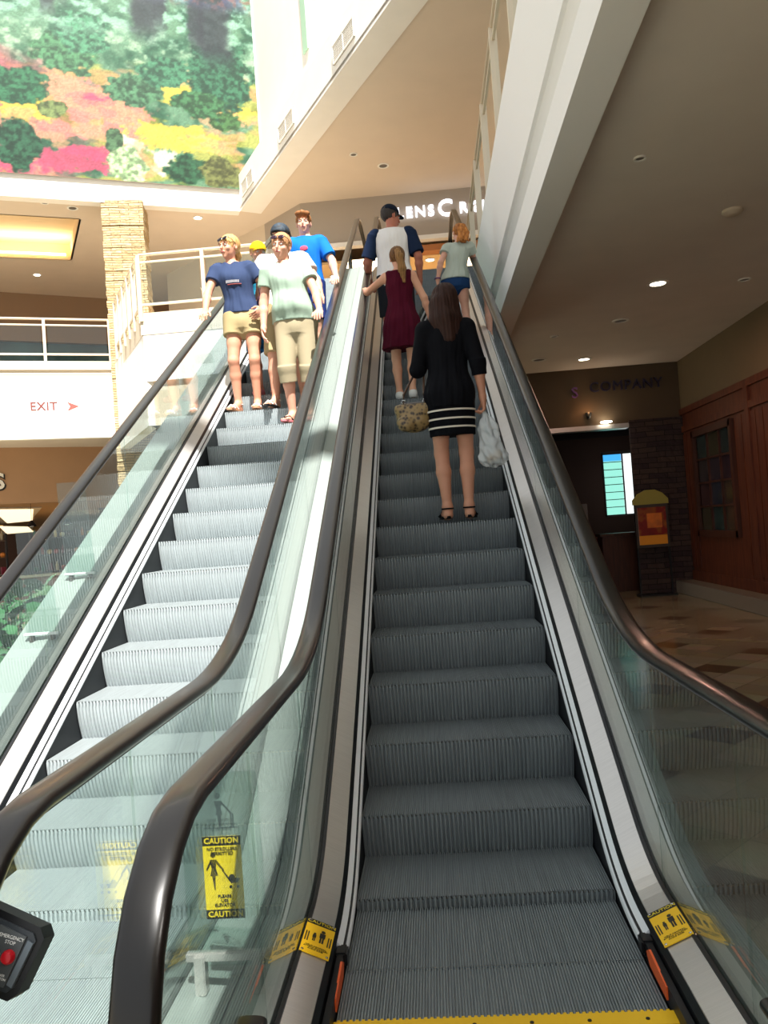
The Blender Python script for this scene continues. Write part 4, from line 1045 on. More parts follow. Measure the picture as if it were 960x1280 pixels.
class Person:
    """local frame: front is -Y, the person's left is +X, origin on the step between the feet"""
    def __init__(s,label,loc,heading,H,male=False,skin='d9a184',lean=(0,0),feet=None,arms=None,head=(0,0,0),vox=.0058,group=None,belly=0,wide=1.0,kneebend=(.02,.02),sway=0):
        s.k=k=H/1.70; s.male=male
        s.root=thing('person',label,'person',loc,heading,group)
        s.Mw=np.array(s.root.matrix_world) if False else None
        s.loc=np.array(loc,float); s.hd=heading; s.H=H; s.vox=vox
        s.skin=mat('skin_'+skin,skin,.5,0,.35,sub=.12)
        lx,ly=lean   # shift of the shoulders
        s.hipc=V3(sway*k,0,.93*k); 
        def ctr(z):
            t=max(0,(z-.93*k)/(.5*k)); return V3(sway*k+(lx-sway)*k*t,ly*k*t,z)
        s.ctr=ctr
        sw=(.185 if male else .160)*wide; s.sh={q:ctr(1.375*k)+V3(sg*sw*k,0,0) for q,sg in (('L',1),('R',-1))}
        s.hip={q:V3(sway*k+sg*.085*k*wide,0,.90*k) for q,sg in (('L',1),('R',-1))}
        feet=feet or {'L':(.10,0,0),'R':(-.10,0,0)}
        s.ank={};s.knee={};s.toe={}
        for q,kb in (('L',kneebend[0]),('R',kneebend[1])):
            f=feet[q]; fx,fy=f[0],f[1]; fa=f[2] if len(f)>2 else 0; fz=f[3] if len(f)>3 else 0
            s.ank[q]=V3(fx,fy+.035*k,.085*k+fz)
            kn,_=ik(s.hip[q],s.ank[q],.425*k,.405*k,V3(.15*(1 if q=='L' else -1),-1,0)); s.knee[q]=kn
            s.toe[q]=V3(fx+math.sin(fa)*.17*k,fy-math.cos(fa)*.155*k,.022*k+fz)
        s.elb={};s.wr={};s.hd_={}
        arms=arms or {}
        for q,sg in (('L',1),('R',-1)):
            a=arms.get(q,{}); S=s.sh[q]
            if 'world' in a: W=s.tolocal(a['world'])
            else: W=S+V3(*a.get('wrist',(sg*.07,-.04,-.52)))*k
            pole=V3(*a.get('pole',(sg*.5,1,-.3))); e,W=ik(S,W,.285*k,.245*k,pole); s.elb[q]=e; s.wr[q]=W
            fd=a.get('dir',None); fd=unit(V3(*fd)) if fd else unit(unit(W-e)+V3(0,-.15,-.1)); pn=unit(V3(*a.get('palm',(-sg,0,0))))
            pn=unit(pn-fd*(pn@fd)); s.hd_[q]=(fd,pn,a.get('curl',.5))
        s.headc=ctr(1.43*k)+V3(0,-.018*k,0)+V3(0,0,.152*k)+V3(lx*k*.15,ly*k*.1,0); s.HM=rotm(*head)
        s.belly=belly; s.wide=wide; s.body()
    def tolocal(s,w):
        d=np.array(w,float)-s.loc; c,si=math.cos(-s.hd),math.sin(-s.hd); return V3(c*d[0]-si*d[1],si*d[0]+c*d[1],d[2])
    def bounds(s,pad=.12):
        P=[s.headc+V3(0,0,.13*s.k),s.headc]+list(s.sh.values())+list(s.elb.values())+[s.wr[q]+s.hd_[q][0]*.18*s.k for q in 'LR']+list(s.wr.values())+list(s.ank.values())+list(s.toe.values())+list(s.knee.values())+[s.ctr(1.0*s.k)+V3(.2,.14,0),s.ctr(1.0*s.k)-V3(.2,.16,0)]
        P=np.array(P); lo=P.min(0)-pad; hi=P.max(0)+pad; lo[2]=-.02; return lo,hi
    def torso_keys(s,g=0,z0=None,z1=None):
        k=s.k; w=s.wide
        if s.male: T=[(.80,.14,.10,0),(.88,.165,.112,.0),(.96,.165,.112,0),(1.06,.152,.108,-.005),(1.16,.158,.11,-.005),(1.27,.172,.118,-.005),(1.35,.18,.105,0),(1.405,.14,.08,.005),(1.445,.075,.062,.01)]
        else: T=[(.80,.14,.10,.01),(.87,.168,.115,.012),(.93,.170,.115,.012),(1.0,.150,.10,.0),(1.07,.130,.09,-.004),(1.15,.132,.094,-.008),(1.25,.146,.118,-.018),(1.30,.150,.112,-.012),(1.36,.150,.085,0),(1.405,.12,.066,.005),(1.445,.062,.055,.008)]
        out=[]
        for z,rx,ry,cy in T:
            c=s.ctr(z*k); b=s.belly*math.exp(-((z-1.04)/.10)**2)
            out.append((z*k,c[0],c[1]+cy*k-b*.55*k,rx*k*w+g+b*.3*k,ry*k*w+g+b*.6*k))
        if z0 is not None:
            zs=[o[0] for o in out]; A=np.array(out)
            f=lambda z:(z,)+tuple(np.interp(z,A[:,0],A[:,j]) for j in range(1,5))
            out=[o for o in out if z0*k<o[0]<z1*k]; out=[f(z0*k)]+out+[f(z1*k)]
        return out
    def body(s):
        k=s.k; lo,hi=s.bounds(); S=SDF(lo,hi,s.vox)
        S.loft(s.torso_keys())
        m=1.1 if s.male else 1.0
        for q,sg in (('L',1),('R',-1)):
            h,kn,an,to=s.hip[q],s.knee[q],s.ank[q],s.toe[q]
            S.cone(h,kn,.082*k,.052*k,.04); S.cone(h+(kn-h)*.1+V3(0,.01*k,0),h+(kn-h)*.6,.075*k,.062*k,.03)
            S.cone(kn,kn+(an-kn)*.35+V3(0,.014*k,0),.050*k,.052*k*m,.02); S.cone(kn+(an-kn)*.35+V3(0,.014*k,0),an,.051*k*m,.031*k,.02)
            heel=an+V3(0,.022*k,-.055*k); S.cone(an,heel,.030*k,.028*k,.02)
            S.cone(heel,to+(heel-to)*.25,.029*k,.030*k,.03); S.cone(an,to+(heel-to)*.4+V3(0,0,.012),.030*k,.026*k,.03)
            sd=unit(np.cross(to-heel,V3(0,0,1)))
            for i,t in enumerate((-.030,-.014,.0,.013,.025)):
                t=t*k*(-1 if q=='L' else 1); S.cone(to+sd*t+(heel-to)*.12,to+sd*t*1.05+(to-heel)*(.03-.012*i*.6),.011*k,(.012 if i==0 else .008)*k,.008)
            a,e,w=s.sh[q],s.elb[q],s.wr[q]
            S.ell(a+V3(-sg*.01*k,0,-.005*k),V3(.056,.052,.058)*k*(1.05 if s.male else .93),.05)
            S.cone(a,e,.047*k*m,.037*k*m,.03); S.cone(e,e+(w-e)*.3,.038*k*m,.038*k*m,.02); S.cone(e+(w-e)*.3,w,.038*k*m,.024*k*m,.02)
            s.hand(S,q)
        c=s.ctr(1.43*k); S.cone(c+V3(0,.012*k,-.04*k),s.headc+V3(0,.018*k,-.05*k),(.058 if s.male else .048)*k,(.055 if s.male else .046)*k,.03)
        # head
        HC=s.headc; M=s.HM; P=lambda x,y,z: HC+M@(V3(x,y,z)*k)
        S.ell(P(0,.015,.025),V3(.076,.095,.092)*k,.01,M); S.ell(P(0,-.028,-.042),V3(.058,.064,.072)*k,.03,M)
        S.cone(P(0,-.066,-.098),P(0,-.06,-.09),.018*k,.02*k,.02)
        S.cone(P(0,-.088,.012),P(0,-.110,-.028),.008*k,.012*k,.010)
        for sx in (-1,1):
            S.ell(P(sx*.031,-.100,.004),V3(.017,.014,.011)*k,.012,M,'cut')
            S.cone(P(sx*.016,-.090,.022),P(sx*.045,-.082,.020),.008*k,.007*k,.010)
            S.ell(P(sx*.040,-.066,-.030),V3(.02,.018,.016)*k,.02,M)
            S.ell(P(sx*.077,.012,-.006),V3(.010,.020,.032)*k,.008,M)
            S.ell(P(sx*.083,.008,-.004),V3(.005,.010,.016)*k,.006,M,'cut')
        S.cone(P(-.014,-.092,-.060),P(.014,-.092,-.060),.007*k,.007*k,.006)
        s.bodyo=S.mesh('body',s.skin,s.root)
    def hand(s,S,q):
        k=s.k*(1.05 if s.male else 1); sg=1 if q=='L' else -1; w=s.wr[q]; fd,pn,curl=s.hd_[q]
        side=unit(np.cross(pn,fd))*sg      # toward the thumb
        if True:
            # the thumb sits on the person's inner/front side
            pass
        pl=w+fd*.045*k
        M=np.stack([side,pn,fd],1)
        S.cone(w,pl,.024*k,.022*k,.02); S.ell(w+fd*.055*k,V3(.038,.016,.046)*k,.012,M)
        for i,(o,L) in enumerate(((.030,.070),(.011,.080),(-.009,.074),(-.028,.058))):
            b=w+fd*.088*k+side*o*k*1.05; a1=curl*.9; 
            d1=unit(fd*math.cos(a1)+pn*math.sin(a1)+side*o*1.2); m_=b+d1*L*.48*k; a2=curl*2.0; d2=unit(fd*math.cos(a2)+pn*math.sin(a2)+side*o*1.0); e=m_+d2*L*.5*k
            S.cone(w+fd*.06*k+side*o*k,b,.0095*k,.0098*k,.006); S.cone(b,m_,.0096*k,.0086*k,.003); S.cone(m_,e,.0086*k,.0072*k,.003)
        t0=w+fd*.025*k+side*.024*k; d=unit(fd*.75+side*.75+pn*.35); t1=t0+d*.042*k; t2=t1+unit(fd*.95+side*.2+pn*.35*(1+curl))*.036*k
        S.cone(t0,t1,.0135*k,.0105*k,.008); S.cone(t1,t2,.0105*k,.0085*k,.004)
    # ---- face details as small meshes
    def face(s,lip='b8615c',brow='6a4a30',iris='4a5a60'):
        k=s.k; HC=s.headc; M=s.HM; P=lambda x,y,z: HC+M@(V3(x,y,z)*k)
        def blob(name,c,r,m):
            S=MB(); R=Matrix([[*M[i]] for i in range(3)]).to_4x4()
            S.lathe([(math.sin(a)*1,math.cos(a)*1) for a in np.linspace(.05,PI-.05,10)],(0,0,0),14,Matrix.Translation(tuple(c))@R@Matrix.Diagonal((r[0]*k,r[1]*k,r[2]*k,1)))
            return S.build(name,m,s.root,smooth=True)
        for sx in (-1,1):
            blob('eye',P(sx*.031,-.083,.004),(.0125,.009,.0075),mat('eye_white','d8d4cc',.3))
            blob('iris',P(sx*.031,-.0895,.004),(.005,.0035,.0055),mat('iris_'+iris,iris,.3))
            blob('eyebrow',P(sx*.032,-.0915,.026),(.019,.004,.0035),mat('brow_'+brow,brow,.8))
        blob('lips',P(0,-.0965,-.060),(.021,.006,.0075),mat('lip_'+lip,lip,.4))
    # ---- clothing
    def sdf(s,z0,z1,pad=.1):
        lo,hi=s.bounds(pad); lo[2]=z0*s.k; hi[2]=z1*s.k; return SDF(lo,hi,s.vox)
    def top(s,name,m,g=.014,hem=.86,sleeve=.5,neck='round',flare=.016,fold=.005,label=None,sleevem=None,tightw=0,drape=0):
        k=s.k; S=s.sdf(hem-.03,1.52); K=s.torso_keys(g,hem,1.43)
        K=[(z,cx,cy,rx+flare*max(0,(1.1*k-z)/(1.1*k-hem*k)),ry+flare*.8*max(0,(1.1*k-z)/(1.1*k-hem*k))) for z,cx,cy,rx,ry in K]
        if drape: K=[(z,cx,cy,max(rx,K[0][3]*drape) if z<1.3*k else rx,max(ry,K[0][4]*drape) if z<1.25*k else ry) for z,cx,cy,rx,ry in K]
        S.loft(K,.01,fold=fold,seed=hash(name)%7 if False else len(name))
        for q,sg in (('L',1),('R',-1)):
            a,e,w=s.sh[q],s.elb[q],s.wr[q]
            S.ell(a+V3(-sg*.012*k,0,0),V3(.056,.056,.058)*k+g*.9,.04)
            if sleeve>0:
                if sleeve<=1: S.tcyl(a,a+(e-a)*sleeve,.052*k+g,.047*k+g*1.5,.025)
                else:
                    S.cone(a,e,.050*k+g,.042*k+g,.025); S.tcyl(e-(w-e)*.1,e+(w-e)*(sleeve-1),.042*k+g,.036*k+g*1.2,.02)
        nb=s.ctr(1.45*k)
        if neck=='v': S.cone(nb+V3(0,-.10*k,.02*k),nb+V3(0,-.145*k,-.125*k),.072*k,.018*k,.004,'cut')
        if neck in ('v','round','wide'): S.ell(nb+V3(0,-.012*k,.012*k),V3(.074,.07,.05)*k*(1.2 if neck=='wide' else 1),.006,None,'cut')
        if sleeve==0:
            pass
        o=S.mesh(name,m,s.root); 
        if label: o['label']=label
        return o
    def bottom(s,name,m,g=.014,waist=1.0,frac=.45,flare=.012,label=None,fold=.004):
        """shorts or trousers; frac: 0..1 down the thigh, 1..2 down the shin"""
        k=s.k; S=s.sdf(.02,waist+.03); K=[(z,cx_,cy_,rx_-(.009 if z>.9*k else 0),ry_-(.009 if z>.9*k else 0)) for z,cx_,cy_,rx_,ry_ in s.torso_keys(g,.80,waist)]; fold*=.5; S.loft(K,.01,fold=fold); c0=s.ctr(.82*k); S.ell(c0+V3(0,.004*k,.01*k),V3(.115,.112,.10)*k+g,.06); S.cone(c0+V3(0,-.035*k,.02*k),c0+V3(0,-.01*k,-.06*k),.062*k+g,.055*k+g,.05)
        for q in 'LR':
            h,kn,an=s.hip[q],s.knee[q],s.ank[q]
            if frac<=1:
                S.tcyl(h+V3(0,0,.03*k),h+(kn-h)*frac,.094*k+g,(.088-.03*frac)*k+g+flare,.03)
            else:
                S.cone(h,kn,.092*k+g,.062*k+g,.03); S.tcyl(kn-(an-kn)*.05,kn+(an-kn)*(frac-1),.062*k+g,.056*k+g+flare,.02)
        o=S.mesh(name,m,s.root)
        if label: o['label']=label
        return o
    def skirt(s,name,m,z_top,z_bot,rtop=None,rbot=(.2,.16),g=.015,label=None,fold=.01,ff=9):
        k=s.k; S=s.sdf(z_bot-.04,z_top+.05); K=s.torso_keys(g,max(z_bot,.86),z_top)
        c=s.ctr(z_bot*k); legc=(s.knee['L']+s.knee['R'])/2
        K=[x for x in K if x[0]>.88*k]+[(z_bot*k,legc[0]*.8+c[0]*.2,legc[1]*.6,rbot[0]*k,rbot[1]*k)]
        S.loft(K,.01,fold=fold,ff=ff); o=S.mesh(name,m,s.root)
        if label: o['label']=label
        return o
    def dress(s,name,m,g=.014,hem=.57,rbot=(.22,.17),fold=.012,ff=8,label=None):
        k=s.k; S=s.sdf(hem-.04,1.52); K=[x for x in s.torso_keys(g,.99,1.43)]; c=s.ctr(.8*k); legc=(s.knee['L']+s.knee['R'])/2
        K=K+[(.88*k,s.hipc[0],.01*k,.182*k+g,.13*k+g),(hem*k,legc[0]*.6+c[0]*.4,legc[1]*.5,rbot[0]*k,rbot[1]*k)]
        S.loft(K,.01,fold=fold,ff=ff)
        for q,sg in (('L',1),('R',-1)): S.ell(s.sh[q]+V3(-sg*.035*k,0,.0),V3(.045,.052,.055)*k+g*.7,.03)
        nb=s.ctr(1.45*k); S.ell(nb+V3(0,-.012*k,.012*k),V3(.074,.07,.05)*k,.006,None,'cut')
        o=S.mesh(name,m,s.root)
        if label: o['label']=label
        return o
    def shoes(s,name,m,kind='sneaker',label=None,strap=None):
        k=s.k
        for q in 'LR':
            an,to=s.ank[q],s.toe[q]; heel=an+V3(0,.022*k,-.055*k); d=unit((to-heel)*V3(1,1,0)); z0=an[2]-.085*k
            if kind=='sneaker':
                P=np.array([an,to,heel]); S=SDF(P.min(0)-.08,P.max(0)+.09,.005)
                S.cone(heel+V3(0,0,.004),to+(heel-to)*.2,.040*k,.040*k,.02); S.cone(heel,heel+V3(0,-.01,.03*k),.040*k,.042*k,.02); S.cone(to+(heel-to)*.2,to+d*.02,.040*k,.030*k,.02); S.cone(an+V3(0,-.005,-.02*k),an+(to-an)*.5,.040*k,.036*k,.02)
                S.plane((0,0,z0+.002),(0,0,-1)); S.plane((0,0,an[2]+.005),(0,0,1)); o=S.mesh(name,m,s.root)
            else:
                P=[]; c=(heel+to)/2; L=np.linalg.norm((to-heel)[:2])/2+.04*k; sd=V3(-d[1],d[0],0)
                pts=[]
                for i in range(20):
                    a=2*PI*i/20; w=.043*k*(1.0+.12*math.cos(a)); v=V3(c[0],c[1],0)+d*L*math.cos(a)+sd*w*math.sin(a); pts.append((v[0],v[1]))
                th=.018 if kind!='wedge' else .022
                mb=MB(); mb.prism(pts,z0+.001,z0+th,'z'); 
                o=mb.build(name,m,s.root)
                mb=MB(); r=.006*k; T=V3(to[0],to[1],0)-d*.03*k; zt=z0+.055*k
                for sg in (-1,1):
                    mb.tube([tuple(V3(*(T+d*.02*k)[:2],z0+.04*k)),tuple(V3(*(T-d*.04*k+sd*sg*.025*k)[:2],zt)),tuple(V3(*(T-d*.08*k+sd*sg*.042*k)[:2],z0+.02))],r,6)
                if kind=='wedge' or kind=='strap':
                    cz=an[2]-.01*k; mb.tube([tuple(V3(an[0]+.040*k*math.cos(a),an[1]+.008+.042*k*math.sin(a),cz)) for a in np.linspace(0,2*PI,14)],r,6)
                    mb.tube([tuple(V3(*(T+sd*sg*.045*k)[:2],z0+.02+ (0.035*k if sg==0 else 0))) for sg in (-1,0,1)],.009*k,6)
                mb.build('strap',strap or m,o)
            if label: o['label']=label
    def hair(s,m,style,back=.0,label=None,strands=None):
        k=s.k; HC=s.headc; M=s.HM; P=lambda x,y,z: HC+M@(V3(x,y,z)*k)
        pts=[HC]+[np.array(p) for st in (strands or []) for p in st[0]]
        P_=np.array(pts); S=SDF(P_.min(0)-.17*k,P_.max(0)+.17*k,min(s.vox,.005))
        S.ell(P(0,.020,.032),V3(.086,.102,.098)*k,.01,M)
        if style=='long':
            S.ell(P(0,.035,-.03),V3(.084,.085,.11)*k,.03,M)
        # uncover the face
        S.ell(P(0,-.115,-.035),V3(.072,.088,.088)*k,.012,M,'cut')
        S.ell(P(0,-.02,-.14),V3(.11,.10,.065)*k,.012,M,'cut') if style!='long' else S.ell(P(0,-.085,-.12),V3(.055,.07,.09)*k,.012,M,'cut')
        if style in ('short','pony'):
            for sx in (-1,1): S.ell(P(sx*.092,-.012,-.022),V3(.022,.04,.048)*k,.01,M,'cut')
        for st in (strands or []):
            p,r=st
            for i in range(len(p)-1): S.cone(np.array(p[i]),np.array(p[i+1]),r[i],r[i+1],.025)
        # groove the surface with strand ridges
        X=S.ax[0][:,None,None];Y=S.ax[1][None,:,None];Z=S.ax[2][None,None,:]
        th=np.arctan2(Y-HC[1],X-HC[0]); S.D=S.D+(.0016*np.sin(th*34+Z*9)+.0022*np.sin(th*13+Z*14)).astype(np.float32)
        o=S.mesh('hair',m,s.root)
        if label: o['label']=label
        return o
    def cap(s,m,m_brim,yaw=0,label=None,m_front=None):
        k=s.k; HC=s.headc; M=s.HM@rotm(yaw,0,0); P=lambda x,y,z: HC+M@(V3(x,y,z)*k)
        S=SDF(HC-.2*k,HC+.25*k,.005); S.ell(P(0,.014,.038),V3(.092,.106,.100)*k,.01,M)
        n=M@V3(0,.12,-1); S.plane(P(0,0,.040),n); o=S.mesh('cap',m,s.root)
        if label: o['label']=label
        mb=MB(); vs=[];fs=[]; N=13
        for j in range(3):
            for i in range(N):
                a=(-1+2*i/(N-1)); rr=(0,.55,1)[j]; x=a*.074; y=-.082-(1-abs(a)**2.4)*.085*rr+ .04*abs(a)**2*(1); z=.046-.030*rr*(1-a*a)*.6-.022*a*a
                vs.append(P(x,y,z))
        for j in range(2):
            for i in range(N-1): fs.append((j*N+i,j*N+i+1,(j+1)*N+i+1,(j+1)*N+i))
        nv=len(vs); up=M@V3(0,0,.005*k); vs2=vs+[v-up for v in vs]; fs2=fs+[tuple(nv+i for i in f[::-1]) for f in fs]
        rim=[j for j in range(N)]+[N-1+N*j for j in (1,2)]+[2*N+i for i in range(N-2,-1,-1)]+[N]
        for i in range(len(rim)): a=rim[i];b=rim[(i+1)%len(rim)]; fs2.append((a,b,b+nv,a+nv))
        mb.add(vs2,fs2); mb.build('brim',m_brim,o,smooth=True)
        if m_front:
            mb=MB(); mb.lathe([(math.sin(a),math.cos(a)) for a in np.linspace(.05,PI-.05,8)],(0,0,0),12,Matrix.Translation(tuple(P(0,-.080,.082)))@Matrix([[*r] for r in M]).to_4x4()@Matrix.Diagonal((.02,.012,.014,1))); mb.build('cap_emblem',m_front,o,smooth=True)
        return o
    def sunglasses(s,m,up=True,z=.062,y=-.078,tilt=-.5):
        k=s.k; HC=s.headc; M=s.HM@rotm(0,tilt,0); M0=s.HM; P=lambda x,yy,zz: HC+M0@(V3(0,y,z)*k)+M@(V3(x,yy,zz)*k)
        mb=MB()
        for sx in (-1,1):
            mb.lathe([(math.sin(a),math.cos(a)) for a in np.linspace(.1,PI-.1,7)],(0,0,0),14,Matrix.Translation(tuple(P(sx*.034,-.008,0)))@Matrix([[*r] for r in M]).to_4x4()@Matrix.Diagonal((.031*k,.007*k,.021*k,1)))
        o=mb.build('sunglasses',m,s.root,smooth=True)
        mb=MB(); mb.tube([tuple(P(-.012,-.008,.008)),tuple(P(0,-.011,.010)),tuple(P(.012,-.008,.008))],.003*k,6)
        for sx in (-1,1): mb.tube([tuple(P(sx*.064,-.004,.006)),tuple(P(sx*.084,.03,.006)),tuple(P(sx*.084,.09,.0))],.0028*k,6)
        mb.build('frame',M_black,o,smooth=True)
    def emblem(s,name,c,r,m,label=None):
        mb=MB(); mb.lathe([(math.sin(a),math.cos(a)) for a in np.linspace(.05,PI-.05,8)],(0,0,0),12,Matrix.Translation(tuple(c))@Matrix.Diagonal((*r,1))); o=mb.build(name,m,s.root,smooth=True)
        if label: o['label']=label

def rl(X,Y,dz=.045): return (X,Y,(Y-.641)*T30+.872+.018+dz)
def cloth(name,c,rough=.85,**kw): return mat(name,c,rough,0,.12,bump=.15,bscale=120,**kw)
nR=lambda k: nose('R',k); nL=lambda k: nose('L',k)
# index helpers: nearest nose to a given Y
def near(side,y):
    return min((nose(side,k) for k in range(-1,36)),key=lambda p:abs(p[0]-y))
PI_=math.pi

# 1. woman in black on the shaded escalator, seen from behind
y,z=near('R',3.12)
wb=Person('woman in black blouse and striped black skirt standing in the shade, seen from behind',(.10,y+.15,z+.022),PI_,1.66,skin='c58d72',lean=(.0,-.01),feet={'L':(.075,.02,.15),'R':(-.075,.02,-.15)},
    arms={'L':dict(world=(-.06,y+.40,z+1.16),pole=(.35,.9,-.8),dir=(.0,-1,.35),palm=(-1,0,0),curl=.7),'R':dict(world=(.335,y+.13,z+.80),pole=(-.4,.9,0),dir=(-.05,-.1,-1),palm=(1,0,0),curl=1.0)},head=(.7,.10,0),vox=.0052,wide=.96)
M_blk=cloth('black_cloth','0b0c11'); 
wb.top('blouse',M_blk,g=.014,hem=.80,sleeve=1.35,neck='round',flare=.015,fold=.007,label='loose black blouse with three-quarter sleeves')
sk=wb.skirt('skirt',M_blk,1.0,.60,rbot=(.165,.125),g=.016,fold=.002,label='black pencil skirt with white stripes')
# white stripes on the skirt
def ring(person,name,z,keys,m,dz=.008,grow=.004):
    k=person.k; S=person.sdf(z-.03,z+.03,.1); K=np.array(sorted(keys)); f=lambda zz:(zz,)+tuple(np.interp(zz,K[:,0],K[:,j]) for j in range(1,3))+tuple(np.interp(zz,K[:,0],K[:,j])+grow for j in range(3,5))
    S.loft([f(z*k-dz),f(z*k+dz)],0); return S
def skirt_keys(p,z_top,z_bot,rbot,g):
    k=p.k; K=p.torso_keys(g,max(z_bot,.86),z_top); c=p.ctr(z_bot*k); legc=(p.knee['L']+p.knee['R'])/2
    return [x for x in K if x[0]>.88*k]+[(z_bot*k,legc[0]*.8+c[0]*.2,legc[1]*.6,rbot[0]*k,rbot[1]*k)]
SKK=skirt_keys(wb,1.0,.60,(.165,.125),.016)
Mst=cloth('cream_stripe','d8cfc0')
K_=np.array(sorted(SKK))
for zz in (.775,.715,.655):
    mb=MB(); pts=[]
    cx_,cy_,rx_,ry_=[float(np.interp(zz*wb.k,K_[:,0],K_[:,j])) for j in range(1,5)]
    outer=[(cx_+(rx_+.005)*math.cos(a),cy_+(ry_+.005)*math.sin(a)) for a in np.linspace(0,2*PI,48,endpoint=False)]
    inner=[(cx_+(rx_-.004)*math.cos(a),cy_+(ry_-.004)*math.sin(a)) for a in np.linspace(0,2*PI,48,endpoint=False)]
    vs=[(p[0],p[1],h_) for h_ in (zz*wb.k-.006,zz*wb.k+.006) for p in outer+inner]; n=48; fs=[]
    for i in range(n):
        j=(i+1)%n; fs+=[(i,j,j+96,i+96),(n+j,n+i,n+i+96,n+j+96),(i+96,j+96,n+j+96,n+i+96),(j,i,n+i,n+j)]
    mb.add(vs,fs); mb.build('stripe',Mst,sk)
wb.shoes('sandal',M_blk,'wedge')
h=wb.headc; k=wb.k
M_brown=mat('brown_hair','33201a',.6,0,.15,noise=.35,nscale=30,aniso=(3,3,.3))
wb.hair(M_brown,'long',strands=[([h+V3(.02,.06,-.03)*k,h+V3(.0,.075,-.14)*k,h+V3(-.02,.085,-.29)*k],[.075,.078,.055]),([h+V3(.06,.035,-.03)*k,h+V3(.06,.05,-.15)*k,h+V3(.045,.075,-.27)*k],[.045,.05,.03]),([h+V3(-.06,.04,-.03)*k,h+V3(-.07,.05,-.15)*k,h+V3(-.075,.075,-.27)*k],[.045,.05,.03])],label='long straight dark brown hair')
wb.face()

# handbag hanging from her left forearm
def world_of(p,v):
    c,si=math.cos(p.hd),math.sin(p.hd); return V3(p.loc[0]+c*v[0]-si*v[1],p.loc[1]+si*v[0]+c*v[1],p.loc[2]+v[2])
el_w=world_of(wb,wb.elb['L']*.55+wb.wr['L']*.45)
bagc=V3(-.155,y+.16,z+.78)
hb=thing('handbag','snakeskin patterned brown and gold handbag hanging from the forearm of the woman in black','handbag',tuple(bagc))
def bag_mat():
    m=mat('snakeskin','9a7d52',.35,.1,.6); nt=m.node_tree; b=nt.nodes['Principled BSDF']; tc=nt.nodes.new('ShaderNodeTexCoord')
    v=nt.nodes.new('ShaderNodeTexVoronoi'); v.inputs['Scale'].default_value=38; nt.links.new(tc.outputs['Object'],v.inputs['Vector'])
    n=nt.nodes.new('ShaderNodeTexNoise'); n.inputs['Scale'].default_value=16; nt.links.new(tc.outputs['Object'],n.inputs['Vector'])
    ad=nt.nodes.new('ShaderNodeMath'); ad.operation='MULTIPLY_ADD'; nt.links.new(v.outputs['Distance'],ad.inputs[0]); ad.inputs[1].default_value=.9; nt.links.new(n.outputs['Fac'],ad.inputs[2])
    r=nt.nodes.new('ShaderNodeValToRGB'); e=r.color_ramp.elements; e[0].position=.66; e[0].color=srgb('2e2014')+(1,); e[1].position=1.0; e[1].color=srgb('8f764a')+(1,)
    nt.links.new(ad.outputs[0],r.inputs[0]); nt.links.new(r.outputs[0],b.inputs['Base Color']); return m
S=SDF((-.2,-.13,-.16),(.2,.13,.14),.005)
S.ell((-.01,0,-.045),(.125,.065,.085),.02); S.cone((-.10,0,.04),(.09,0,.05),.045,.045,.05); S.ell((-.07,-.05,-.07),(.06,.03,.055),.02)
S.plane((0,0,.07),(0,0,1)); S.mesh('body',bag_mat(),hb)
MB().tube([(-.11,0,.072),(0,0,.078),(.11,0,.076)],.008,8).build('zip_trim',M_steel_d,hb)
tp=tuple(V3(*el_w)-bagc+V3(0,0,.045)); 
mb=MB()
for dx in (-.075,.075):
    mb.tube([(dx,-.02,.07),(dx*.95,-.02,.14),(tp[0]+dx*.28,tp[1]-.01,tp[2]-.03),(tp[0],tp[1],tp[2]+.002)],.008,8)
mb.build('strap',mat('brown_leather','4a3220',.5),hb)
for dx in (-.075,.075): MB().tube([(dx+.014*math.cos(a),-.02,.088+.014*math.sin(a)) for a in np.linspace(0,2*PI,12)],.004,6).build('ring',M_chrome,hb)
# plastic carrier bag in her right hand
hw=world_of(wb,wb.wr['R']+wb.hd_['R'][0]*.09*wb.k)
M_plast=D.materials.new('thin_white_plastic'); M_plast.use_nodes=True; nt=M_plast.node_tree; b=nt.nodes['Principled BSDF']; b.inputs['Base Color'].default_value=(.75,.79,.8,1); b.inputs['Roughness'].default_value=.3; b.inputs['Alpha'].default_value=.55
cb=thing('carrier_bag','thin white plastic carrier bag with a small box, held low by the woman in black','bag',tuple(hw))
S=SDF((-.14,-.14,-.46),(.2,.14,.04),.005)
S.cone((0,0,-.02),(.02,0,-.12),.014,.05,.03); S.cone((.02,0,-.14),(.035,0,-.32),.06,.085,.06); S.ell((.04,0,-.34),(.10,.07,.06),.03)
X=S.ax[0][:,None,None];Y_=S.ax[1][None,:,None];Z_=S.ax[2][None,None,:]
th=np.arctan2(Y_,X-.02); S.D=S.D+(.006*np.sin(th*7+Z_*22)+.004*np.sin(X*90+Z_*60)+.003*np.sin(Y_*120-Z_*80)).astype(np.float32)
S.mesh('plastic_film',M_plast,cb)
mb=MB(); mb.box((-.055,-.04,-.025),(.055,.04,.025),Matrix.Translation((.045,0,-.335))@Matrix.Rotation(-.45,4,'Y'),bev=.004); mb.build('box',mat('kraft_box','b59468',.7),cb)

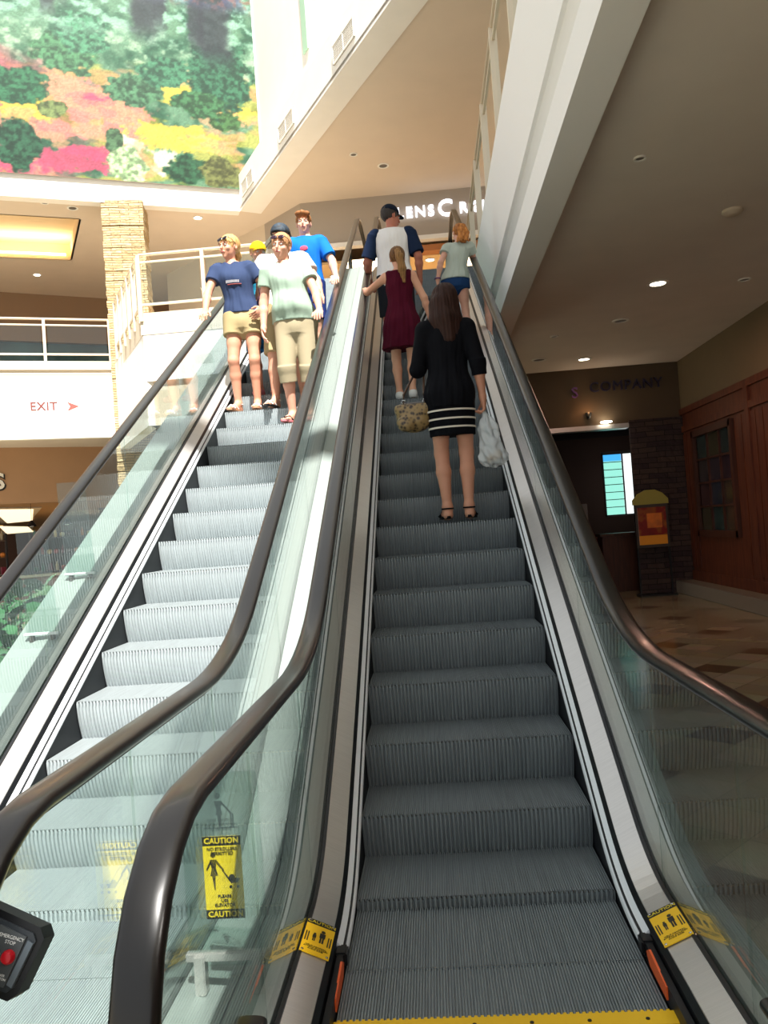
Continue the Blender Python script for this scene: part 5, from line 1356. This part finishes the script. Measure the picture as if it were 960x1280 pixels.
# 2. girl in burgundy dress
y,z=near('R',5.23)
bg_=Person('girl in sleeveless burgundy dress with long ponytail holding the rail, seen from behind',(-.24,y+.16,z+.01),PI_,1.50,skin='d8a184',feet={'L':(.07,-.02,.1),'R':(-.06,.05,-.1)},
    arms={'L':dict(world=rl(-.595,5.72),pole=(.9,.3,-.9),dir=(.0,-.87,.45),palm=(0,-.3,-1),curl=.5),'R':dict(wrist=(-.17,-.06,-.49),pole=(-.6,1,0),curl=.4)},head=(.0,.0,0),vox=.0055,wide=.93)
M_burg=cloth('burgundy_cloth','4c0d22')
bg_.dress('dress',M_burg,g=.014,hem=.57,rbot=(.232,.18),label='sleeveless flared burgundy dress')
bg_.shoes('sneaker',mat('white_canvas','d9d9d6',.7),'sneaker',label='white low sneaker')
h=bg_.headc;k=bg_.k
bg_.hair(mat('ash_brown_hair','5c402b',.6,0,.2,noise=.45,nscale=25,aniso=(3,3,.5),ramp=('4a3222','8a6238')),'pony',strands=[([h+V3(.0,.09,.05)*k,h+V3(-.015,.13,.02)*k],[.035,.03])],label='brown hair drawn to the back')
S=[h+V3(-.01,.125,.04)*k,h+V3(-.025,.15,-.03)*k,h+V3(-.045,.145,-.16)*k,h+V3(-.06,.13,-.30)*k]
q=SDF(np.min(S,0)-.08,np.max(S,0)+.08,.005)
for i,(a,b) in enumerate(((.030,.036),(.036,.040),(.040,.016))): q.cone(S[i],S[i+1],a,b,.02)
X=q.ax[0][:,None,None];Z_=q.ax[2][None,None,:]; q.D=q.D+(.003*np.sin(X*300+Z_*20)).astype(np.float32)
q.mesh('ponytail',mat('sandy_blond_hair','8f6a40',.6,0,.2,noise=.3,nscale=25,aniso=(4,4,.5)),bg_.root)

# 3. man in raglan shirt and cap
y,z=near('R',6.28)
mn=Person('man in navy cap and white shirt with navy sleeves looking right, seen from behind',(-.30,y+.16,z+.01),PI_,1.74,male=True,skin='b4715a',feet={'L':(.11,0,.1),'R':(-.11,0,-.1)},
    arms={'L':dict(wrist=(.10,-.25,-.40),pole=(.5,1,-.3),curl=.5),'R':dict(wrist=(-.08,-.05,-.50),pole=(-.6,1,0),curl=.5)},head=(-.95,.12,0),wide=1.02,vox=.006)
M_navy=cloth('navy_cloth','1a2740'); M_wht=cloth('white_cloth','e9e6e2')
mn.top('shirt',M_wht,g=.020,hem=.80,sleeve=.0,neck='round',fold=.008,label='white shirt body')
for q_,sg in (('L',1),('R',-1)):
    S=mn.sdf(1.0,1.50); a,e=mn.sh[q_],mn.elb[q_]; S.ell(a+V3(-sg*.012*mn.k,0,0),V3(.066,.066,.066)*mn.k+.018,.04); S.tcyl(a,a+(e-a)*.85,.062*mn.k+.018,.058*mn.k+.022,.025)
    S.mesh('sleeve',M_navy,mn.root)['label']='navy raglan sleeve'
mn.bottom('shorts',cloth('dark_shorts','23252c'),g=.02,waist=.98,frac=.95)
mn.shoes('sneaker',mat('grey_canvas','6a6a6a',.8),'sneaker')
mn.hair(mat('dark_hair','2a201a',.6),'short'); mn.cap(cloth('navy_cap','161d2b'),cloth('navy_cap','161d2b'),0,label='navy baseball cap',m_front=M_wht); mn.face(brow='2a201a')

# 4. girl in grey-green tee and denim shorts
y,z=near('R',6.63)
gg=Person('red-haired girl in pale grey tee and denim shorts leaning on the right rail',(.395,y+.16,z+.01),PI_,1.41,skin='dba48c',lean=(-.07,-.06),feet={'L':(.08,0,.1),'R':(-.09,0,-.1)},
    arms={'L':dict(world=(.125,y+.03,z+.60),pole=(.5,.9,0),dir=(.05,-.1,-1),palm=(-1,0,0),curl=.9),'R':dict(world=rl(.605,y+.40),pole=(-.15,.5,-1),dir=(.0,-.87,.45),palm=(0,-.3,-1),curl=.5)},head=(.25,.1,-.1),vox=.0055,sway=.02)
gg.top('tee',cloth('pale_grey_cloth','b4bdb0'),g=.015,hem=.90,sleeve=.38,neck='round',fold=.006,label='pale grey-green tee')
gg.bottom('shorts',cloth('denim','22406b'),g=.014,waist=.97,frac=.30,label='blue denim shorts')
gg.shoes('sneaker',mat('white_canvas','d9d9d6',.7),'sneaker')
h=gg.headc;k=gg.k; M_ging=mat('ginger_hair','a5642c',.6,0,.2,noise=.4,nscale=20,aniso=(2,2,1),ramp=('7a4420','d08a48'))
gg.hair(M_ging,'pony',strands=[([h+V3(0,.08,.05)*k,h+V3(-.02,.125,.04)*k],[.04,.035])],label='red hair drawn up')
q=SDF(h+V3(-.2,-.02,-.3),h+V3(.16,.3,.16),.0055); r_=random.Random(4)
for i in range(16):
    p=h+V3(-.035+r_.uniform(-.04,.04),.14+r_.uniform(-.02,.03),.05)*k
    for j in range(4):
        n_=p+V3(r_.uniform(-.035,.03),r_.uniform(-.02,.022),-.055)*k; q.cone(p,n_,.024*k,(.022 if j<3 else .012)*k,.01); p=n_
q.mesh('ponytail',M_ging,gg.root)['label']='curly red ponytail'
wl=gg.wr['L']; MB().tube([tuple(wl+V3(.030*math.cos(a),.030*math.sin(a),.012)) for a in np.linspace(0,2*PI,14)],.008,6).build('bracelet',mat('purple_band','6b2a6b',.5),gg.root)
# black bag with white straps in her left hand
hw=world_of(gg,gg.wr['L']+gg.hd_['L'][0]*.08*gg.k)
bb=thing('backpack','black backpack with white straps hanging from the left hand of the red-haired girl','backpack',tuple(hw))
S=SDF((-.28,-.2,-.58),(.2,.2,.08),.0055); S.cone((-.02,0,-.09),(-.10,0,-.22),.04,.09,.06); S.cone((-.10,0,-.22),(-.20,0,-.40),.09,.08,.05); S.ell((-.14,-.07,-.30),(.07,.05,.09),.02)
X=S.ax[0][:,None,None];Z_=S.ax[2][None,None,:]; S.D=S.D+(.004*np.sin(X*60+Z_*50)).astype(np.float32); S.mesh('bag_body',mat('black_nylon','0f1014',.5),bb)
mb=MB()
for dx in (-.02,.03): mb.tube([(0,0,.0),(dx,-.03,-.08),(dx-.07,-.11,-.19),(dx-.15,-.13,-.32),(dx-.21,-.09,-.42)],.010,6)
mb.build('strap',mat('white_webbing','c9cbcc',.6),bb)
MB().tube([(0,0,-.12),(-.015,0,-.04),(0,0,.012),(.015,0,-.04),(.0,0,-.12)],.009,6).build('grab_handle',mat('black_nylon','0f1014'),bb)

# 5. woman in navy tee and khaki shorts, coming down in the sun
y,z=near('L',5.25)
nv=Person('blonde woman in navy tee and khaki shorts, her hand on the far left rail',(-1.83,y+.20,z+.02),0,1.77,skin='cf957a',lean=(-.06,.0),sway=.02,feet={'L':(.10,.0,.12),'R':(-.09,-.02,-.25)},
    arms={'R':dict(world=rl(-2.135,5.12),pole=(-1,.7,-.2),dir=(.0,-.87,-.45),palm=(0,.3,-1),curl=.5),'L':dict(wrist=(.13,-.13,-.43),pole=(1,.8,0),dir=(-.5,-.35,-.6),palm=(-.7,.5,0),curl=.5)},head=(-.55,.05,0),vox=.0055)
M_nt=cloth('navy_tee','33405e')
nv.top('tee',M_nt,g=.016,hem=.93,sleeve=.48,neck='v',fold=.006,label='navy V-neck tee with white and red print')
nv.bottom('shorts',cloth('khaki','a8966f'),g=.017,waist=.99,frac=.42,label='khaki cuffed shorts')
nv.shoes('sandal',mat('tan_sandal','b98a68',.6),'strap',strap=mat('white_strap','e4ddd4',.5))
h=nv.headc;k=nv.k
M_bl=mat('blonde_hair','c59a62',.6,0,.2,noise=.35,nscale=25,aniso=(3,3,.6))
nv.hair(M_bl,'pony',strands=[([h+V3(.03,.10,.02)*k,h+V3(.05,.12,-.05)*k,h+V3(.05,.10,-.12)*k],[.035,.034,.018])],label='blonde hair tied back')
nv.sunglasses(mat('dark_lens','1a1216',.15)); nv.face()
c=nv.ctr(1.20*k)
def on_front(p,x,z,g=.018):
    K=np.array(p.torso_keys(g)); cx_,cy_,rx_,ry_=[float(np.interp(z*p.k,K[:,0],K[:,j])) for j in range(1,5)]; x=x*p.k; return V3(cx_+x,cy_-ry_*math.sqrt(max(0,1-(x/rx_)**2)),z*p.k)
for name,m_,zz,xs in (('tee_print',mat('white_tee_print','d8d8de',.7),1.215,(-.07,.05)),('tee_print_line',mat('red_tee_print','8a3a34',.7),1.19,(-.06,.07))):
    mb=MB()
    n=14 if name=='tee_print' else 1
    if n==1: mb.tube([tuple(on_front(nv,x,zz,.020)) for x in np.linspace(xs[0],xs[1],10)],.005,6)
    else:
        for x in np.linspace(xs[0],xs[1],n): mb.tube([tuple(on_front(nv,x,zz-.010,.020)),tuple(on_front(nv,x+.006,zz+.012,.020))],.0035,5)
    mb.build(name,m_,nv.root)
# her shoulder bag
sbg=world_of(nv,nv.ctr(1.02*k)+V3(.20,.05,0)*k)
bgx=thing('shoulder_bag','dark maroon shoulder bag under the arm of the woman in navy','handbag',tuple(sbg))
S=SDF((-.12,-.15,-.2),(.12,.15,.16),.006); S.ell((0,0,-.04),(.055,.11,.11),.02); S.cone((0,-.09,.03),(0,.09,.03),.04,.04,.04); S.plane((0,0,.065),(0,0,1)); M_mar=mat('maroon_leather','3a1b20',.4); S.mesh('bag_body',M_mar,bgx)
shw=world_of(nv,nv.sh['L']+V3(-.04,0,.075)*k)-sbg
MB().tube([(0,-.08,.06),(shw[0]*.5+.05,-.07,shw[2]*.5+.02),(shw[0],-.02,shw[2]),(shw[0]+.0,.05,shw[2]-.02),(shw[0]*.5+.04,.09,shw[2]*.5),(0,.08,.06)],.011,6).build('strap',M_mar,bgx)

# 6. woman in mint tee and khaki capris
y,z=near('L',4.9)
gr=Person('woman in mint V-neck tee and khaki capri trousers in the sun, leading the riders down',(-1.235,y+.20,z+.02),0,1.80,skin='d49c84',lean=(-.07,-.01),belly=.07,sway=-.0,feet={'L':(.08,.02,.1),'R':(-.09,-.02,-.3)},
    arms={'L':dict(world=rl(-.93,4.78),pole=(.8,.9,-.1),dir=(.0,-.87,-.45),palm=(0,.3,-1),curl=.45),'R':dict(wrist=(-.055,-.05,-.52),pole=(-.6,1,0),curl=.4)},head=(-.2,.10,.08),vox=.0055,wide=1.03)
gr.top('tee',cloth('mint_tee','94a897'),g=.017,hem=.90,sleeve=.50,neck='v',fold=.006,label='pale mint V-neck tee')
gr.bottom('capri_trousers',cloth('khaki_grey','a09479'),g=.018,waist=.98,frac=1.30,flare=.004,label='khaki capri trousers')
gr.shoes('flip_flop',mat('pink_sole','d87a80',.6),'flip',strap=M_black)
h=gr.headc;k=gr.k; gr.hair(mat('light_brown_hair','b0805a',.6,0,.2,noise=.3,nscale=25),'pony',strands=[([h+V3(0,.09,.0)*k,h+V3(.02,.11,-.06)*k],[.04,.03])],label='fair hair tied back')
gr.sunglasses(mat('plum_lens','2a1422',.15)); gr.face()
# necklace-like watch
wl=gr.wr['L']; MB().tube([tuple(wl+unit(gr.elb['L']-wl)*.02+V3(.028*math.cos(a),.0,.028*math.sin(a))) for a in np.linspace(0,2*PI,14)],.006,6).build('bracelet',M_chrome,gr.root)

# 7. man with dark patterned cap behind her
y,z=near('L',5.25)
hm=Person('man in dark patterned cap and white shirt half hidden behind the woman in mint',(-1.39,y+.24,z+.02),0,1.84,male=True,skin='d09a80',feet={'L':(.12,.05,.1),'R':(-.14,-.12,-.3)},
    arms={'L':dict(world=rl(-.93,5.14),pole=(.8,.9,-.1),dir=(.0,-.87,-.45),palm=(0,.3,-1),curl=.5),'R':dict(wrist=(-.06,.02,-.52))},head=(-.15,.05,0),vox=.0065)
hm.top('shirt',M_wht,g=.020,hem=.82,sleeve=.6,neck='round',fold=.008,label='loose white shirt')
hm.bottom('shorts',cloth('tan_shorts','a3906c'),g=.02,waist=.98,frac=1.0)
hm.shoes('sandal',M_black,'strap',strap=mat('white_strap','e4ddd4'))
hm.hair(mat('dark_hair','2a201a',.6),'short'); hm.cap(mat('patterned_cap','1f2b36',.7,noise=1.2,nscale=30),mat('patterned_cap','1f2b36'),0,label='dark patterned cap'); hm.face()
# 8. boy with yellow cap and aqua tee
y,z=near('L',5.6)
kd=Person('youth in yellow cap, aqua tee and flowered blue shorts behind the two women',(-1.68,y+.18,z+.01),0,1.60,male=False,skin='c98f74',feet={'L':(.08,0,.1),'R':(-.08,0,-.1)},head=(.5,.15,0),vox=.0065,wide=1.02)
kd.top('tee',cloth('aqua_tee','3aa7cc'),g=.017,hem=.84,sleeve=.6,neck='round',fold=.006,label='aqua blue tee')
kd.bottom('shorts',mat('flower_shorts','0f6fb4',.8,noise=.9,nscale=14),g=.022,waist=.95,frac=.95,label='bright blue flowered shorts')
kd.shoes('sneaker',mat('pink_shoe','d07c84',.6),'sneaker',label='pink and white shoe')
kd.hair(M_bl,'short'); kd.cap(cloth('yellow_cap','e8b41c'),cloth('yellow_cap','e8b41c'),0,label='yellow cap'); kd.face()
# 9. boy in royal blue tee
y,z=near('L',6.3)
by=Person('teenage boy in royal blue tee with red emblem, last rider coming down',(-1.28,y+.18,z+.01),0,1.75,male=True,skin='dea78e',wide=.93,feet={'L':(.09,0,.1),'R':(-.09,0,-.1)},
    arms={'L':dict(world=rl(-.93,6.27),pole=(.8,.9,0),dir=(.0,-.87,-.45),palm=(0,.3,-1),curl=.45),'R':dict(wrist=(-.06,.0,-.52))},head=(.05,.05,0),vox=.006)
by.top('tee',cloth('royal_blue_tee','1668c4'),g=.020,hem=.82,sleeve=.75,neck='round',fold=.006,label='royal blue tee')
by.bottom('shorts',cloth('dark_blue_shorts','1f2f66'),g=.02,waist=.95,frac=.95)
by.shoes('sneaker',mat('grey_canvas','6a6a6a',.8),'sneaker')
h=by.headc;k=by.k; by.hair(mat('chestnut_hair','8a5a34',.6,0,.2,noise=.35,nscale=22),'short',strands=[([h+V3(-.05,-.075,.085)*k,h+V3(.0,-.09,.085)*k,h+V3(.06,-.07,.08)*k],[.028,.026,.026])],label='chestnut fringe'); by.face(brow='6a4228')
by.emblem('tee_emblem',on_front(by,.0,1.27,.022),(.045,.006,.03),mat('red_emblem','b03a58',.7),'red emblem on the blue tee')

# ------------------------------------------------------------------ light and camera
w=D.worlds.new('World'); bpy.context.scene.world=w; w.use_nodes=True
bg=w.node_tree.nodes['Background']; bg.inputs[0].default_value=(.93,.97,1.0,1); bg.inputs[1].default_value=.92
def lamp(name,kind,loc,energy,color=(1,1,1),size=1,rot=None,sy=None):
    l=D.lights.new(name,kind); l.energy=energy; l.color=color
    if kind=='AREA':
        l.size=size
        if sy: l.shape='RECTANGLE'; l.size_y=sy
    elif kind=='SUN': l.angle=math.radians(size)
    else: l.shadow_soft_size=size
    o=D.objects.new(name,l); C.objects.link(o); o.location=loc
    if rot is not None: o.rotation_euler=rot
    return o
s=Vector((.15,-.5,.85)).normalized()
sun=lamp('sun','SUN',(0,0,20),14,(1,.97,.92),.8); sun.rotation_euler=s.to_track_quat('Z','Y').to_euler()
lamp('shop_light','AREA',(0,18,7.9),160,(1,.78,.5),3,(0,0,0),3)
lamp('lower_shop_light','AREA',(-12.5,22,2.6),260,(1,.72,.45),5,(0,0,0),3)
lamp('cove_lamp','AREA',(-9.6,16.9,9.1),25,(1,.8,.5),2,(PI,0,.39),.3)
lamp('sign_spot','POINT',(2.72,11.33,3.16),2.2,(1,.5,.22),.04)
lamp('corridor_lamp','AREA',(2.6,7.5,3.85),26,(1,.55,.4),.3)
lamp('corridor_fill_near','AREA',(2.9,-3.5,3.85),90,(1,.95,.88),1.2)  # added fill light behind the camera, lifts the right-hand ceiling
cd=D.cameras.new('Camera'); co=D.objects.new('Camera',cd); C.objects.link(co); bpy.context.scene.camera=co
cx,cy,cz,yaw,pitch,roll,f=-0.1004, -2.3266, 1.4188, -0.0576, 0.0215, -0.0704, 992.1362
F=Vector((math.sin(yaw)*math.cos(pitch),math.cos(yaw)*math.cos(pitch),math.sin(pitch))); R0=Vector((math.cos(yaw),-math.sin(yaw),0)); U0=R0.cross(F)
Rr=R0*math.cos(roll)+U0*math.sin(roll); U=-R0*math.sin(roll)+U0*math.cos(roll)
co.matrix_world=Matrix(((Rr.x,U.x,-F.x,cx),(Rr.y,U.y,-F.y,cy),(Rr.z,U.z,-F.z,cz),(0,0,0,1)))
cd.sensor_fit='VERTICAL'; cd.sensor_height=36; cd.lens=f*36/1280; cd.clip_end=200; cd.clip_start=.05
sc=bpy.context.scene; sc.view_settings.view_transform='Standard'; sc.view_settings.look='None'; sc.view_settings.gamma=1; sc.view_settings.exposure=0; sc.view_settings.use_curve_mapping=False
